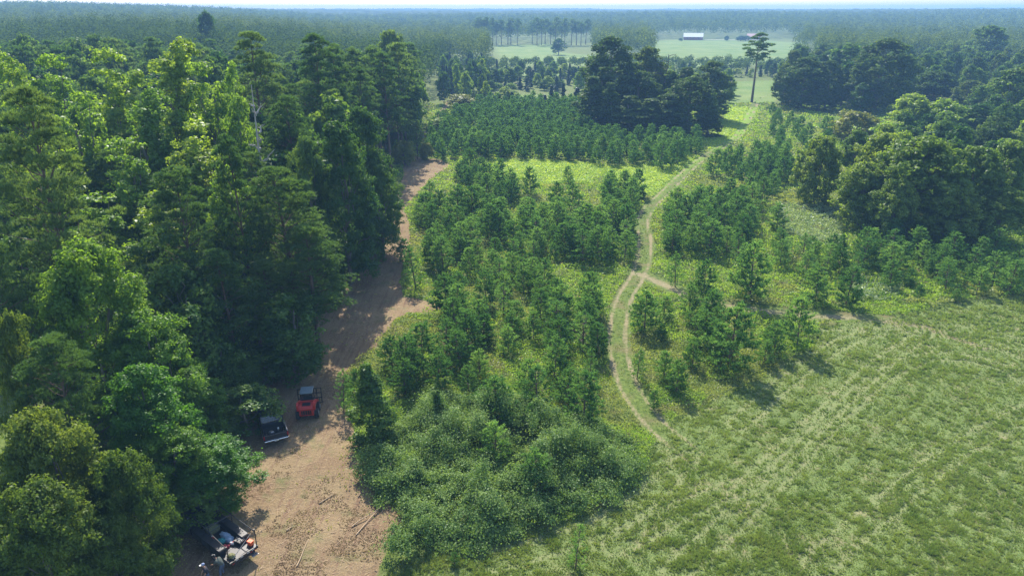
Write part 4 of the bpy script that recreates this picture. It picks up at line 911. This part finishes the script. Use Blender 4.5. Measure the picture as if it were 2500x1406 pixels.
# --- service truck, nose under the trees
st = empty('service_truck', (-17.85, 34.5, hz(-17.85, 34.5) + .0), math.atan2(.60, -.80)); tag(st, 'black service truck with side boxes, rear deck and pipe rack, half under the trees', 'truck')
B().box((1.35, 0, .70), (4.7, 1.9, .08), .01).box((2.2, 0, .52), (5.8, .22, .2), .02).box((2.2, .42, .52), (5.8, .1, .18), .01).box((2.2, -.42, .52), (5.8, .1, .18), .01).build('chassis', 'black', st)
B().box((1.3, 0, .80), (4.6, 1.18, .05), .005).box((-.48, 0, .845), (.98, 1.98, .06), .01).build('bed_floor', 'lid', st)
for sgn in (1, -1):
    bx = B().prism([(0, .72), (3.35, .72), (3.35, 1.26), (0, 1.26)], sgn * .60, sgn * 1.03, .02).build('side_box', 'black', st)
    for k in range(3): B().box((.58 + k * 1.1, sgn * .815, 1.278), (1.07, .46, .03), .008).build('lid', 'lid', bx)
    for k in range(3): B().box((.58 + k * 1.1, sgn * 1.035, 1.0), (.95, .012, .36), .004).box((.58 + k * 1.1, sgn * 1.045, 1.02), (.12, .015, .05), .003).build('box_door', 'navy', bx)
B().box((3.42, 0, 1.1), (.05, 1.9, .8), .01).build('headboard', 'black', st)
B().box((-.99, 0, .80), (.08, 2.02, .2), .012).box((-1.02, 0, .60), (.06, 1.5, .14), .01).build('rear_bumper', 'black', st)
for y_ in (-.62, -.3, .18, .50): B().box((-1.036, y_, .84), (.012, .2, .04), .002).build('reflector', 'white', st)
for y_ in (-.78, -.5, .78): B().box((-1.036, y_, .73), (.016, .16, .05), .004).build('tail_light', 'redlens', st)
B().box((-1.16, -.62, .50), (.26, .42, .03), .006).box((-1.05, -.62, .49), (.3, .05, .03), .004).build('rear_step', 'steel', st)
for x_, y_ in ((-.92, .98), (-.92, -.98), (1.75, .62), (1.75, -1.0), (3.3, .62), (3.3, -1.0)):
    B().cyl((x_, y_, .8), (x_, y_, 2.02), .034, k=10).cyl((x_, y_, 2.02), (x_, y_, 2.16 if x_ < 0 else 2.1), .045, k=10).build('rack_post', 'lid', st)
B().cyl((-.92, -1.0, 1.98), (3.9, -1.0, 1.98), .03, k=10).build('rack_rail', 'lid', st)
B().cyl((-.92, .98, 1.98), (3.9, .60, 1.98), .03, k=10).build('rack_rail', 'lid', st)
B().cyl((1.75, -1.0, 2.0), (1.75, .64, 2.0), .03, k=10).build('rack_crossbar', 'lid', st)
B().cyl((-.9, .7, 1.0), (-.35, -1.0, 1.5), .02, k=8).build('brace_rod', 'steel', st)
cab = B().prism([(3.6, .75), (3.6, 1.25), (3.75, 1.95), (5.1, 1.98), (5.75, 1.3), (6.95, 1.15), (7.05, .6), (3.6, .6)], -.96, .96, .05).build('cab', 'navy', st)
B().prism([(5.17, 1.9), (5.70, 1.37), (5.74, 1.40), (5.21, 1.93)], -.8, .8).build('windscreen', 'glass', cab)
B().prism([(3.63, 1.4), (3.72, 1.86), (3.69, 1.87), (3.60, 1.41)], -.75, .75).build('rear_window', 'glass', cab)
for sgn in (1, -1): B().box((4.45, sgn * .965, 1.6), (1.1, .015, .42), .003).build('side_window', 'glass', cab)
for x_ in (.9, 6.2):
    for sgn in (1, -1): wheel(st, x_, sgn * .88, .42, .27, sgn)
def on_truck(lx, ly, lz):
    a = math.atan2(.60, -.80); return (-17.85 + lx * math.cos(a) - ly * math.sin(a), 34.5 + lx * math.sin(a) + ly * math.cos(a), st.location.z + lz)
def item(name, label, cat, lx, ly, lz, rz=0, group=None):
    return tag(empty(name, on_truck(lx, ly, lz), math.atan2(.60, -.80) + rz), label, cat, group)
c = item('cooler', 'orange cooler with a lid on the rear right corner of the truck deck', 'cooler', -.55, -.78, .876, .15)
B().box((0, 0, .12), (.36, .27, .24), .03).build('cooler_body', 'orange', c); B().box((0, 0, .265), (.38, .29, .06), .02).build('lid', 'orange', c); B().box((.2, 0, .2), (.02, .2, .03), .004).build('handle', 'white', c)
c = item('netted_tray', 'camouflage netted tray at the front of the truck bed', 'tray', 2.55, .0, .83, .1)
B().box((0, 0, .18), (.62, .74, .36), .05).build('tray_fill', 'camo', c); B().box((.31, 0, .37), (.05, .8, .06), .015).box((-.31, 0, .37), (.05, .8, .06), .015).box((0, .38, .37), (.66, .05, .06), .015).box((0, -.38, .37), (.66, .05, .06), .015).build('tray_rim', 'olivshirt', c)
tag(B().ell((0, 0, .16), (.62, .22, .17), 12, .18).ell((-.38, .12, .13), (.32, .2, .14), 10, .2).build('tarp_bundle', 'bluecloth', None, True), 'crumpled pale blue tarp lying along the truck bed', 'tarp').location = on_truck(1.25, -.2, .83)
bpy.data.objects['tarp_bundle'].rotation_euler = (0, 0, st.rotation_euler.z + .15)
tag(B().ell((0, 0, .14), (.30, .24, .17), 12, .22).build('teal_bag', 'teal', None, True), 'teal cloth bag beside the pale blue tarp', 'bag').location = on_truck(1.12, .26, .83)
tag(B().ell((0, 0, .1), (.26, .18, .12), 10, .3).ell((.2, .1, .09), (.13, .1, .09), 8, .2).build('red_gear', 'darkred', None, True), 'heap of dark red straps in the truck bed', 'straps').location = on_truck(.55, .42, .83)
c = item('fuel_can', 'small red fuel can at the left side of the truck bed', 'can', 1.75, .46, .83); B().box((0, 0, .15), (.2, .14, .3), .03).build('can_body', 'red', c); B().cyl((.05, 0, .29), (.1, 0, .4), .025, k=8).build('spout', 'white', c)
c = item('tool_case', 'open black tool case with grey tools at the back of the truck bed', 'tool case', .15, -.45, .83, .2); B().box((0, 0, .15), (.62, .5, .3), .03).build('case_body', 'black', c)
for k in range(4): B().box((-.2 + .13 * k, -.05 + .05 * (k % 2), .325), (.05, .36, .04), .01, (.3 * k, 'Z')).build('tool', 'steel', c)
c = item('chainsaw', 'white and orange chainsaw on the bed behind the pale blue tarp', 'chainsaw', .45, -.1, .83, .5); B().box((0, 0, .11), (.26, .2, .2), .04).build('saw_body', 'white', c); B().box((.34, 0, .09), (.44, .015, .09), .006).build('guide_bar', 'steel', c); B().cyl((-.1, -.09, .26), (-.1, .09, .26), .018, k=8).build('handle', 'orange', c)
tag(B().ell((0, 0, .13), (.26, .19, .15), 12, .25).build('camouflage_bag', 'camo', None, True), 'camouflage bag on the rear deck at the left post of the truck', 'bag').location = on_truck(-.6, .62, .876)

# --- pickup
pk = empty('pickup_truck', (-19.25, 47.1, hz(-19.25, 47.1)), math.atan2(.89, -.45)); tag(pk, 'black pickup truck seen from behind with its left side under the leaves', 'pickup truck')
B().prism([(0, .5), (0, 1.02), (1.75, 1.04), (1.75, .95), (1.62, .9), (1.55, .55), (1.45, .45)], .86, .98, .025).prism([(0, .5), (0, 1.02), (1.75, 1.04), (1.75, .95), (1.62, .9), (1.55, .55), (1.45, .45)], -.98, -.86, .025).box((.9, 0, .6), (1.8, 1.76, .06)).box((1.79, 0, .82), (.07, 1.9, .46), .01).build('cargo_bed', 'navy', pk)
tg = B().box((-.01, 0, .76), (.07, 1.74, .50), .02).build('tailgate', 'navy', pk); B().box((-.05, 0, .86), (.02, .24, .05), .006).build('handle', 'black', tg)
for sgn in (1, -1): B().box((.87, sgn * .925, 1.045), (1.7, .10, .03), .008).build('bed_rail', 'steel' if sgn < 0 else 'black', pk)
bp2 = B().box((-.12, 0, .50), (.16, 1.92, .16), .03).build('rear_bumper', 'chrome', pk); B().box((-.205, 0, .52), (.012, .32, .15), .003).build('number_plate', 'white', bp2)
for sgn in (1, -1): B().box((-.035, sgn * .925, .82), (.05, .10, .34), .01).build('tail_light', 'redlens', pk)
cb = B().prism([(1.86, .42), (1.86, 1.08), (2.12, 1.62), (2.4, 1.70), (3.5, 1.70), (3.85, 1.60), (4.35, 1.12), (5.45, 1.02), (5.62, .85), (5.62, .42)], -.93, .93, .09).build('cab', 'navy', pk)
B().prism([(1.90, 1.13), (2.10, 1.55), (2.06, 1.57), (1.86, 1.15)], -.74, .74).build('rear_window', 'glass', cb); B().prism([(3.90, 1.57), (4.34, 1.16), (4.38, 1.2), (3.94, 1.61)], -.76, .76).build('windscreen', 'glass', cb)
for sgn in (1, -1):
    B().box((2.55, sgn * .935, 1.36), (.7, .012, .34), .004).box((3.4, sgn * .935, 1.36), (.85, .012, .34), .004).build('side_window', 'glass', cb); B().box((3.95, sgn * 1.08, 1.2), (.12, .24, .18), .04).build('side_mirror', 'black', cb)
B().box((2.16, .0, 1.64), (.05, .3, .04), .01).build('brake_light', 'redlens', cb)
for x_ in (1.1, 4.7):
    for sgn in (1, -1): wheel(pk, x_, sgn * .83, .38, .26, sgn)
a_ = math.atan2(.89, -.45)
def on_pk(lx, ly, lz): return (-19.25 + lx * math.cos(a_) - ly * math.sin(a_), 47.1 + lx * math.sin(a_) + ly * math.cos(a_), pk.location.z + lz)
tag(B().ell((0, 0, .12), (.24, .2, .14), 10, .2).build('silver_bundle', 'steel', None, True), 'silvery bundle in the bed of the pickup', 'bundle').location = on_pk(.75, .25, .63)
c = tag(empty('gear_box', on_pk(1.1, -.35, .63), a_), 'small pale box on the right of the pickup bed', 'box'); B().box((0, 0, .08), (.2, .14, .16), .015).build('box_body', 'tan', c); B().box((0, 0, .17), (.22, .15, .03), .01).build('lid', 'white', c)

# --- skid steer loader
sk = empty('skid_steer_loader', (-17.75, 50.6, hz(-17.75, 50.6)), math.atan2(1, -.16)); tag(sk, 'red skid steer loader with black cab and front rack parked in the shade', 'skid steer')
bd = B().prism([(0, .45), (-.02, 1.15), (.12, 1.32), (.85, 1.36), (.9, .45)], -.62, .62, .05).build('engine_cover', 'red', sk)
B().box((-.03, 0, .80), (.03, .86, .42), .01).build('grille', 'black', bd)
for k in range(4): B().box((-.05, -.3 + .2 * k, .80), (.02, .025, .42)).build('grille_bar', 'red', bd)
B().box((.45, 0, 1.365), (.5, .7, .02), .005).build('hood_vent', 'black', bd); B().box((.9, 0, 1.40), (.12, 1.34, .14), .03).build('cross_tube', 'red', sk)
for sgn in (1, -1):
    ar = B().prism([(-.02, 1.0), (-.05, 1.55), (.15, 1.72), (.45, 1.62), (1.6, 1.15), (2.35, .62), (2.5, .35), (2.32, .32), (2.1, .62), (1.3, 1.0), (.45, 1.2), (.3, 1.0)], sgn * .60, sgn * .78, .02).build('lift_arm', 'red', sk)
    B().cyl((.5, sgn * .7, .9), (1.5, sgn * .7, 1.08), .045, k=10).build('hydraulic_cylinder', 'steel', ar)
    B().box((-.07, sgn * .52, 1.05), (.03, .1, .12), .01).build('tail_light', 'redlens', sk)
    for x_ in (.45, 1.55): wheel(sk, x_, sgn * .80, .42, .3, sgn)
cg = B().box((1.0, .5, 1.65), (.07, .07, 1.0), .01).box((1.0, -.5, 1.65), (.07, .07, 1.0), .01).box((1.95, .5, 1.6), (.07, .07, 1.1), .01).box((1.95, -.5, 1.6), (.07, .07, 1.1), .01).box((1.5, 0, .8), (1.2, 1.1, .6), .03).box((1.47, .5, 2.1), (1.0, .06, .08), .01).box((1.47, -.5, 2.1), (1.0, .06, .08), .01).box((1.5, 0, 1.2), (.5, .5, .3), .05).box((1.3, 0, 1.5), (.14, .5, .6), .04).build('cab_frame', 'black', sk)
B().box((1.45, 0, 2.17), (1.2, 1.08, .09), .03).build('roof', 'roofblue', cg); B().box((.985, 0, 1.75), (.02, .92, .6)).build('rear_window', 'glass', cg)
rk = B()
for z_ in (.12, .62, 1.12, 1.6): rk.box((2.72, 0, z_), (.07, 2.1, .07), .01)
for y_ in (-1.02, -.62, .62, 1.02): rk.box((2.72, y_, .86), (.07, .07, 1.55), .01)
for y_ in (-.7, -.25, .25, .7): rk.box((3.2, y_, .12), (.95, .09, .05), .01)
rk.box((2.55, 0, .45), (.12, 1.2, .5), .02).build('front_rack', 'black', sk)

# --- people
def skinmesh(name, pts, edges, mat, parent, root=0, sub=1):
    me = bpy.data.meshes.new(name); me.from_pydata([p[:3] for p in pts], edges, []); o = bpy.data.objects.new(name, me); COL.objects.link(o); me.materials.append(M[mat])
    m = o.modifiers.new('skin', 'SKIN'); m.use_smooth_shade = True; s_ = o.modifiers.new('sub', 'SUBSURF'); s_.levels = sub; s_.render_levels = sub
    for i, p in enumerate(pts):
        d = me.skin_vertices[0].data[i]; d.radius = (p[3], p[3] * (p[4] if len(p) > 4 else 1)); d.use_root = (i == root)
    o.parent = parent; return o
def person(label, x, y, rz, bend, shirt, trousers, cap, arms, look):
    """bend: forward lean of the torso (radians). local +X is the way the person faces"""
    e = empty('person', (x, y, hz(x, y)), rz); tag(e, label, 'person')
    hip = Vector((0, 0, .94)); ax = Vector((math.sin(bend), 0, math.cos(bend))); hip -= Vector((math.sin(bend) * .22, 0, 0))
    up = lambda t, s=0, f=0: hip + ax * t + Vector((0, s, 0)) + Vector((math.cos(bend), 0, -math.sin(bend))) * f
    neck = up(.52); head = neck + (ax + Vector((look, 0, .6))).normalized() * .19
    P = []; E = []
    def v(p, r, q=1): P.append((*p, r, q)); return len(P) - 1
    def ch(i, *js):
        for j in js: E.append((i, j)); i = j
        return i
    pel = v(hip, .10, .9); w1 = v(up(.17), .095, .9); cst = v(up(.36), .10, .9); nk = v(neck, .058); hd0 = v(neck + (head - neck) * .45, .062)
    ch(pel, w1, cst, nk, hd0)
    for s in (1, -1):
        th = v(hip + Vector((0, .09 * s, -.06)), .07); kn = v(Vector((hip.x * .4 + .05, .11 * s, .49)), .048); an = v(Vector((-.02, .12 * s, .09)), .036); toe = v(Vector((.15, .14 * s, .045)), .04)
        ch(pel, th, kn, an, toe)
        sh = v(up(.42, .17 * s), .045); el_ = up(.44, .24 * s) + Vector(arms[0]) * 1.; el_.y += 0; el = v(el_, .043); wr_ = el_ + Vector((arms[1][0], arms[1][1] * s, arms[1][2])); wr = v(wr_, .029)
        ch(cst, sh, el, wr)
        dr = (wr_ - el_).normalized(); side = dr.cross(Vector((0, 0, 1))).normalized(); pm = v(wr_ + dr * .06, .034, .5); ch(wr, pm)
        for k, (off, ln) in enumerate(((-.03, .065), (-.01, .078), (.01, .074), (.03, .056))):
            a = v(wr_ + dr * (.06 + ln * .6) + side * off, .0095); b = v(wr_ + dr * (.06 + ln) + side * off + Vector((0, 0, -.025)), .008); ch(pm, a, b)
        t1 = v(wr_ + dr * .06 - side * .055, .011); t2 = v(wr_ + dr * .095 - side * .06 - Vector((0, 0, .01)), .009); ch(pm, t1, t2)
    body = skinmesh('body', P, E, 'skin', e)
    # head: skull, jaw, nose, ears, eyes as one mesh joined at the neck
    fd = Vector((1, 0, -.35 - look)).normalized(); sdv = Vector((0, 1, 0)); h_ = B().ell(head, (.098, .078, .118), 10).ell(head + fd * .03 - Vector((0, 0, .06)), (.065, .055, .06), 8).ell(head + fd * .1, (.02, .014, .02), 6)
    for s in (1, -1): h_.ell(head + sdv * .078 * s, (.02, .012, .032), 6)
    h_.build('head', 'skin', body, True)
    for s in (1, -1): B().ell(head + fd * .086 + sdv * .032 * s + Vector((0, 0, .02)), (.011, .012, .008), 5).build('eye', 'white', body, True)
    B().ell(head + fd * .045 - Vector((0, 0, .085)), (.062, .058, .045), 8).build('beard', 'beard', body, True)
    B().ell(head - fd * .03 + Vector((0, 0, .0)), (.088, .083, .1), 8).build('hair', 'beard', body, True)
    c_ = B().ell(head + Vector((0, 0, .045)), (.112, .094, .09), 10).build('cap', cap, e, True)
    B().ell(head + Vector((.135, 0, .045)), (.085, .075, .013), 8).build('brim', 'white' if cap == 'capblue' else cap, c_, True)
    if cap != 'capblue':
        for s in (1, -1): B().ell(head + Vector((.085, .03 * s, .085)), (.014, .018, .028), 6).build('cap_mark', 'white', c_, True)
    sp = [(*up(-.08), .165, 1.), (*up(.12), .16, 1.), (*up(.33), .185, .95), (*up(.47), .11, 1)]; se = [(0, 1), (1, 2), (2, 3)]
    for s in (1, -1):
        i = len(sp); sp.append((*up(.42, .18 * s), .095)); el_ = up(.44, .24 * s) + Vector(arms[0]) * .8; sp.append((*el_, .07)); se += [(2, i), (i, i + 1)]
    skinmesh('shirt', sp, se, shirt, e)
    tp = [(*up(.1), .14, 1), (*hip, .15, 1)]; te = [(0, 1)]
    for s in (1, -1):
        i = len(tp); tp += [(*(hip + Vector((0, .09 * s, -.06))), .112), (hip.x * .4 + .05, .11 * s, .49, .08), (-.02, .12 * s, .12, .068)]; te += [(1, i), (i, i + 1), (i + 1, i + 2)]
    skinmesh('trousers', tp, te, trousers, e)
    for s in (1, -1): skinmesh('boot', [(-.03, .12 * s, .1, .06), (-.02, .125 * s, .05, .058), (.15, .14 * s, .045, .05)], [(0, 1), (1, 2)], 'boot', e)
    return e
p1 = G(500, 1379, 1.6); person('person in a pale blue cap and dark navy shirt standing behind the service truck', float(p1[0]), float(p1[1]), R(215), R(12), 'navyshirt', 'denim', 'capblue', ((.05, 0, -.27), (.13, -.04, -.18)), .1)
p2 = G(531, 1366, 1.3); person('person in mottled olive shirt and jeans bending at the truck, dark cap with white marks', float(p2[0]) + .1, float(p2[1]), R(160), R(48), 'olivshirt', 'denim', 'black', ((.12, 0, -.24), (.18, -.05, -.10)), .3)

# --- barns beyond the pasture
def barn(label, px, py, D, L_, W_, eave, ridge, rz, wall, roof):
    x, y = float(px * 0 + ray(px, py)[0] * D / ray(px, py)[1]), D; e = empty('barn', (x, y, hz(x, y)), rz); tag(e, label, 'barn')
    B().prism([(-L_ / 2, 0), (L_ / 2, 0), (L_ / 2, eave), (-L_ / 2, eave)], -W_ / 2, W_ / 2).build('wall', wall, e)
    A_ = B(); bm = A_.bm
    for s in (1, -1):
        q = [bm.verts.new(p) for p in ((-L_ / 2, 0, ridge - .25), (L_ / 2, 0, ridge - .25), (L_ / 2, s * (W_ / 2 - .02), eave), (-L_ / 2, s * (W_ / 2 - .02), eave))]; bm.faces.new(q)
    for xx in (-L_ / 2, L_ / 2): bm.faces.new([bm.verts.new(p) for p in ((xx, -W_ / 2 + .02, eave), (xx, W_ / 2 - .02, eave), (xx, 0, ridge - .25))])
    A_.build('gable', wall, e)
    sl_ = math.hypot(W_ / 2 + .5, ridge - eave); an = math.atan2(ridge - eave, W_ / 2)
    for s in (1, -1): B().box((0, s * (W_ / 4 + .25), (ridge + eave) / 2 - .05), (L_ + 1, sl_, .12), 0, (-s * an, 'X')).build('roof', roof, e)
    for yy in (-W_ * .22, W_ * .22): B().box((L_ / 2 + .04, yy, 1.6), (.08, W_ * .26, 3.2)).build('door', 'white' if yy > 0 else 'black', e)
    for xx in (-L_ * .3, 0, L_ * .3): B().box((xx, -W_ / 2 - .03, 2.2), (1.2, .06, 1.)).build('window', 'black', e)
    return e
barn('red barn with a metal roof coloured white as sun glare on the hilltop pasture', 1692, 98.5, 870, 22, 13, 3.6, 7.6, R(-14), 'barnred', 'tin')
barn('smaller barn with a faded pink roof behind the lone pine', 1839, 97, 885, 15, 11, 3.2, 6.4, R(-10), 'tan', 'pinktin')
for i, (px, wd_) in enumerate([(1810, 28), (1775, 14), (1662, 12), (1822, 34)]):
    put('pasture_tree', 'midgreen', px, 88 if i < 2 or i == 3 else 94, 838, wd_, ['grey green tree left of the pink roofed barn', 'small grey tree between the two barns', 'bush at the left of the red barn', 'bushy tree in front of the pink roofed barn'][i])
M['water'] = simple('pond_water', (.25, .30, .32), .12, var=.05, spec=1.)
pq = GP([(1262, 91), (1296, 91), (1296, 86), (1262, 86)], .1); tag(link('pond', np_mesh('pond', np.c_[pq, np.full(4, .12)], [np.array([[0, 1, 2, 3]])], M['water'])), kind='structure')
rq = np.array([(228, 862), (300, 862), (300, 870), (228, 870)], float); tag(link('farm_road', np_mesh('farm_road', np.c_[rq, np.full(4, .35)], [np.array([[0, 1, 2, 3]])], M['tan'])), kind='structure')

# ================================================================== AIR
def haze():
    bm = bmesh.new(); z0, z1 = -2.4, 62
    bmesh.ops.create_cube(bm, size=1); bmesh.ops.scale(bm, vec=(16000, 5900, z1 - z0), verts=bm.verts); bmesh.ops.translate(bm, vec=(0, 2450, (z0 + z1) / 2), verts=bm.verts)
    me = bpy.data.meshes.new('haze'); bm.to_mesh(me); bm.free(); m, t, out = newmat('haze_air')
    v = t.nodes.new('ShaderNodeVolumePrincipled'); v.inputs['Color'].default_value = (.30, .56, 1, 1); v.inputs['Density'].default_value = HAZE; v.inputs['Anisotropy'].default_value = .0
    t.links.new(v.outputs[0], out.inputs['Volume']); tag(link('haze', me, None, m), kind='stuff')
HAZE = .0004
haze()
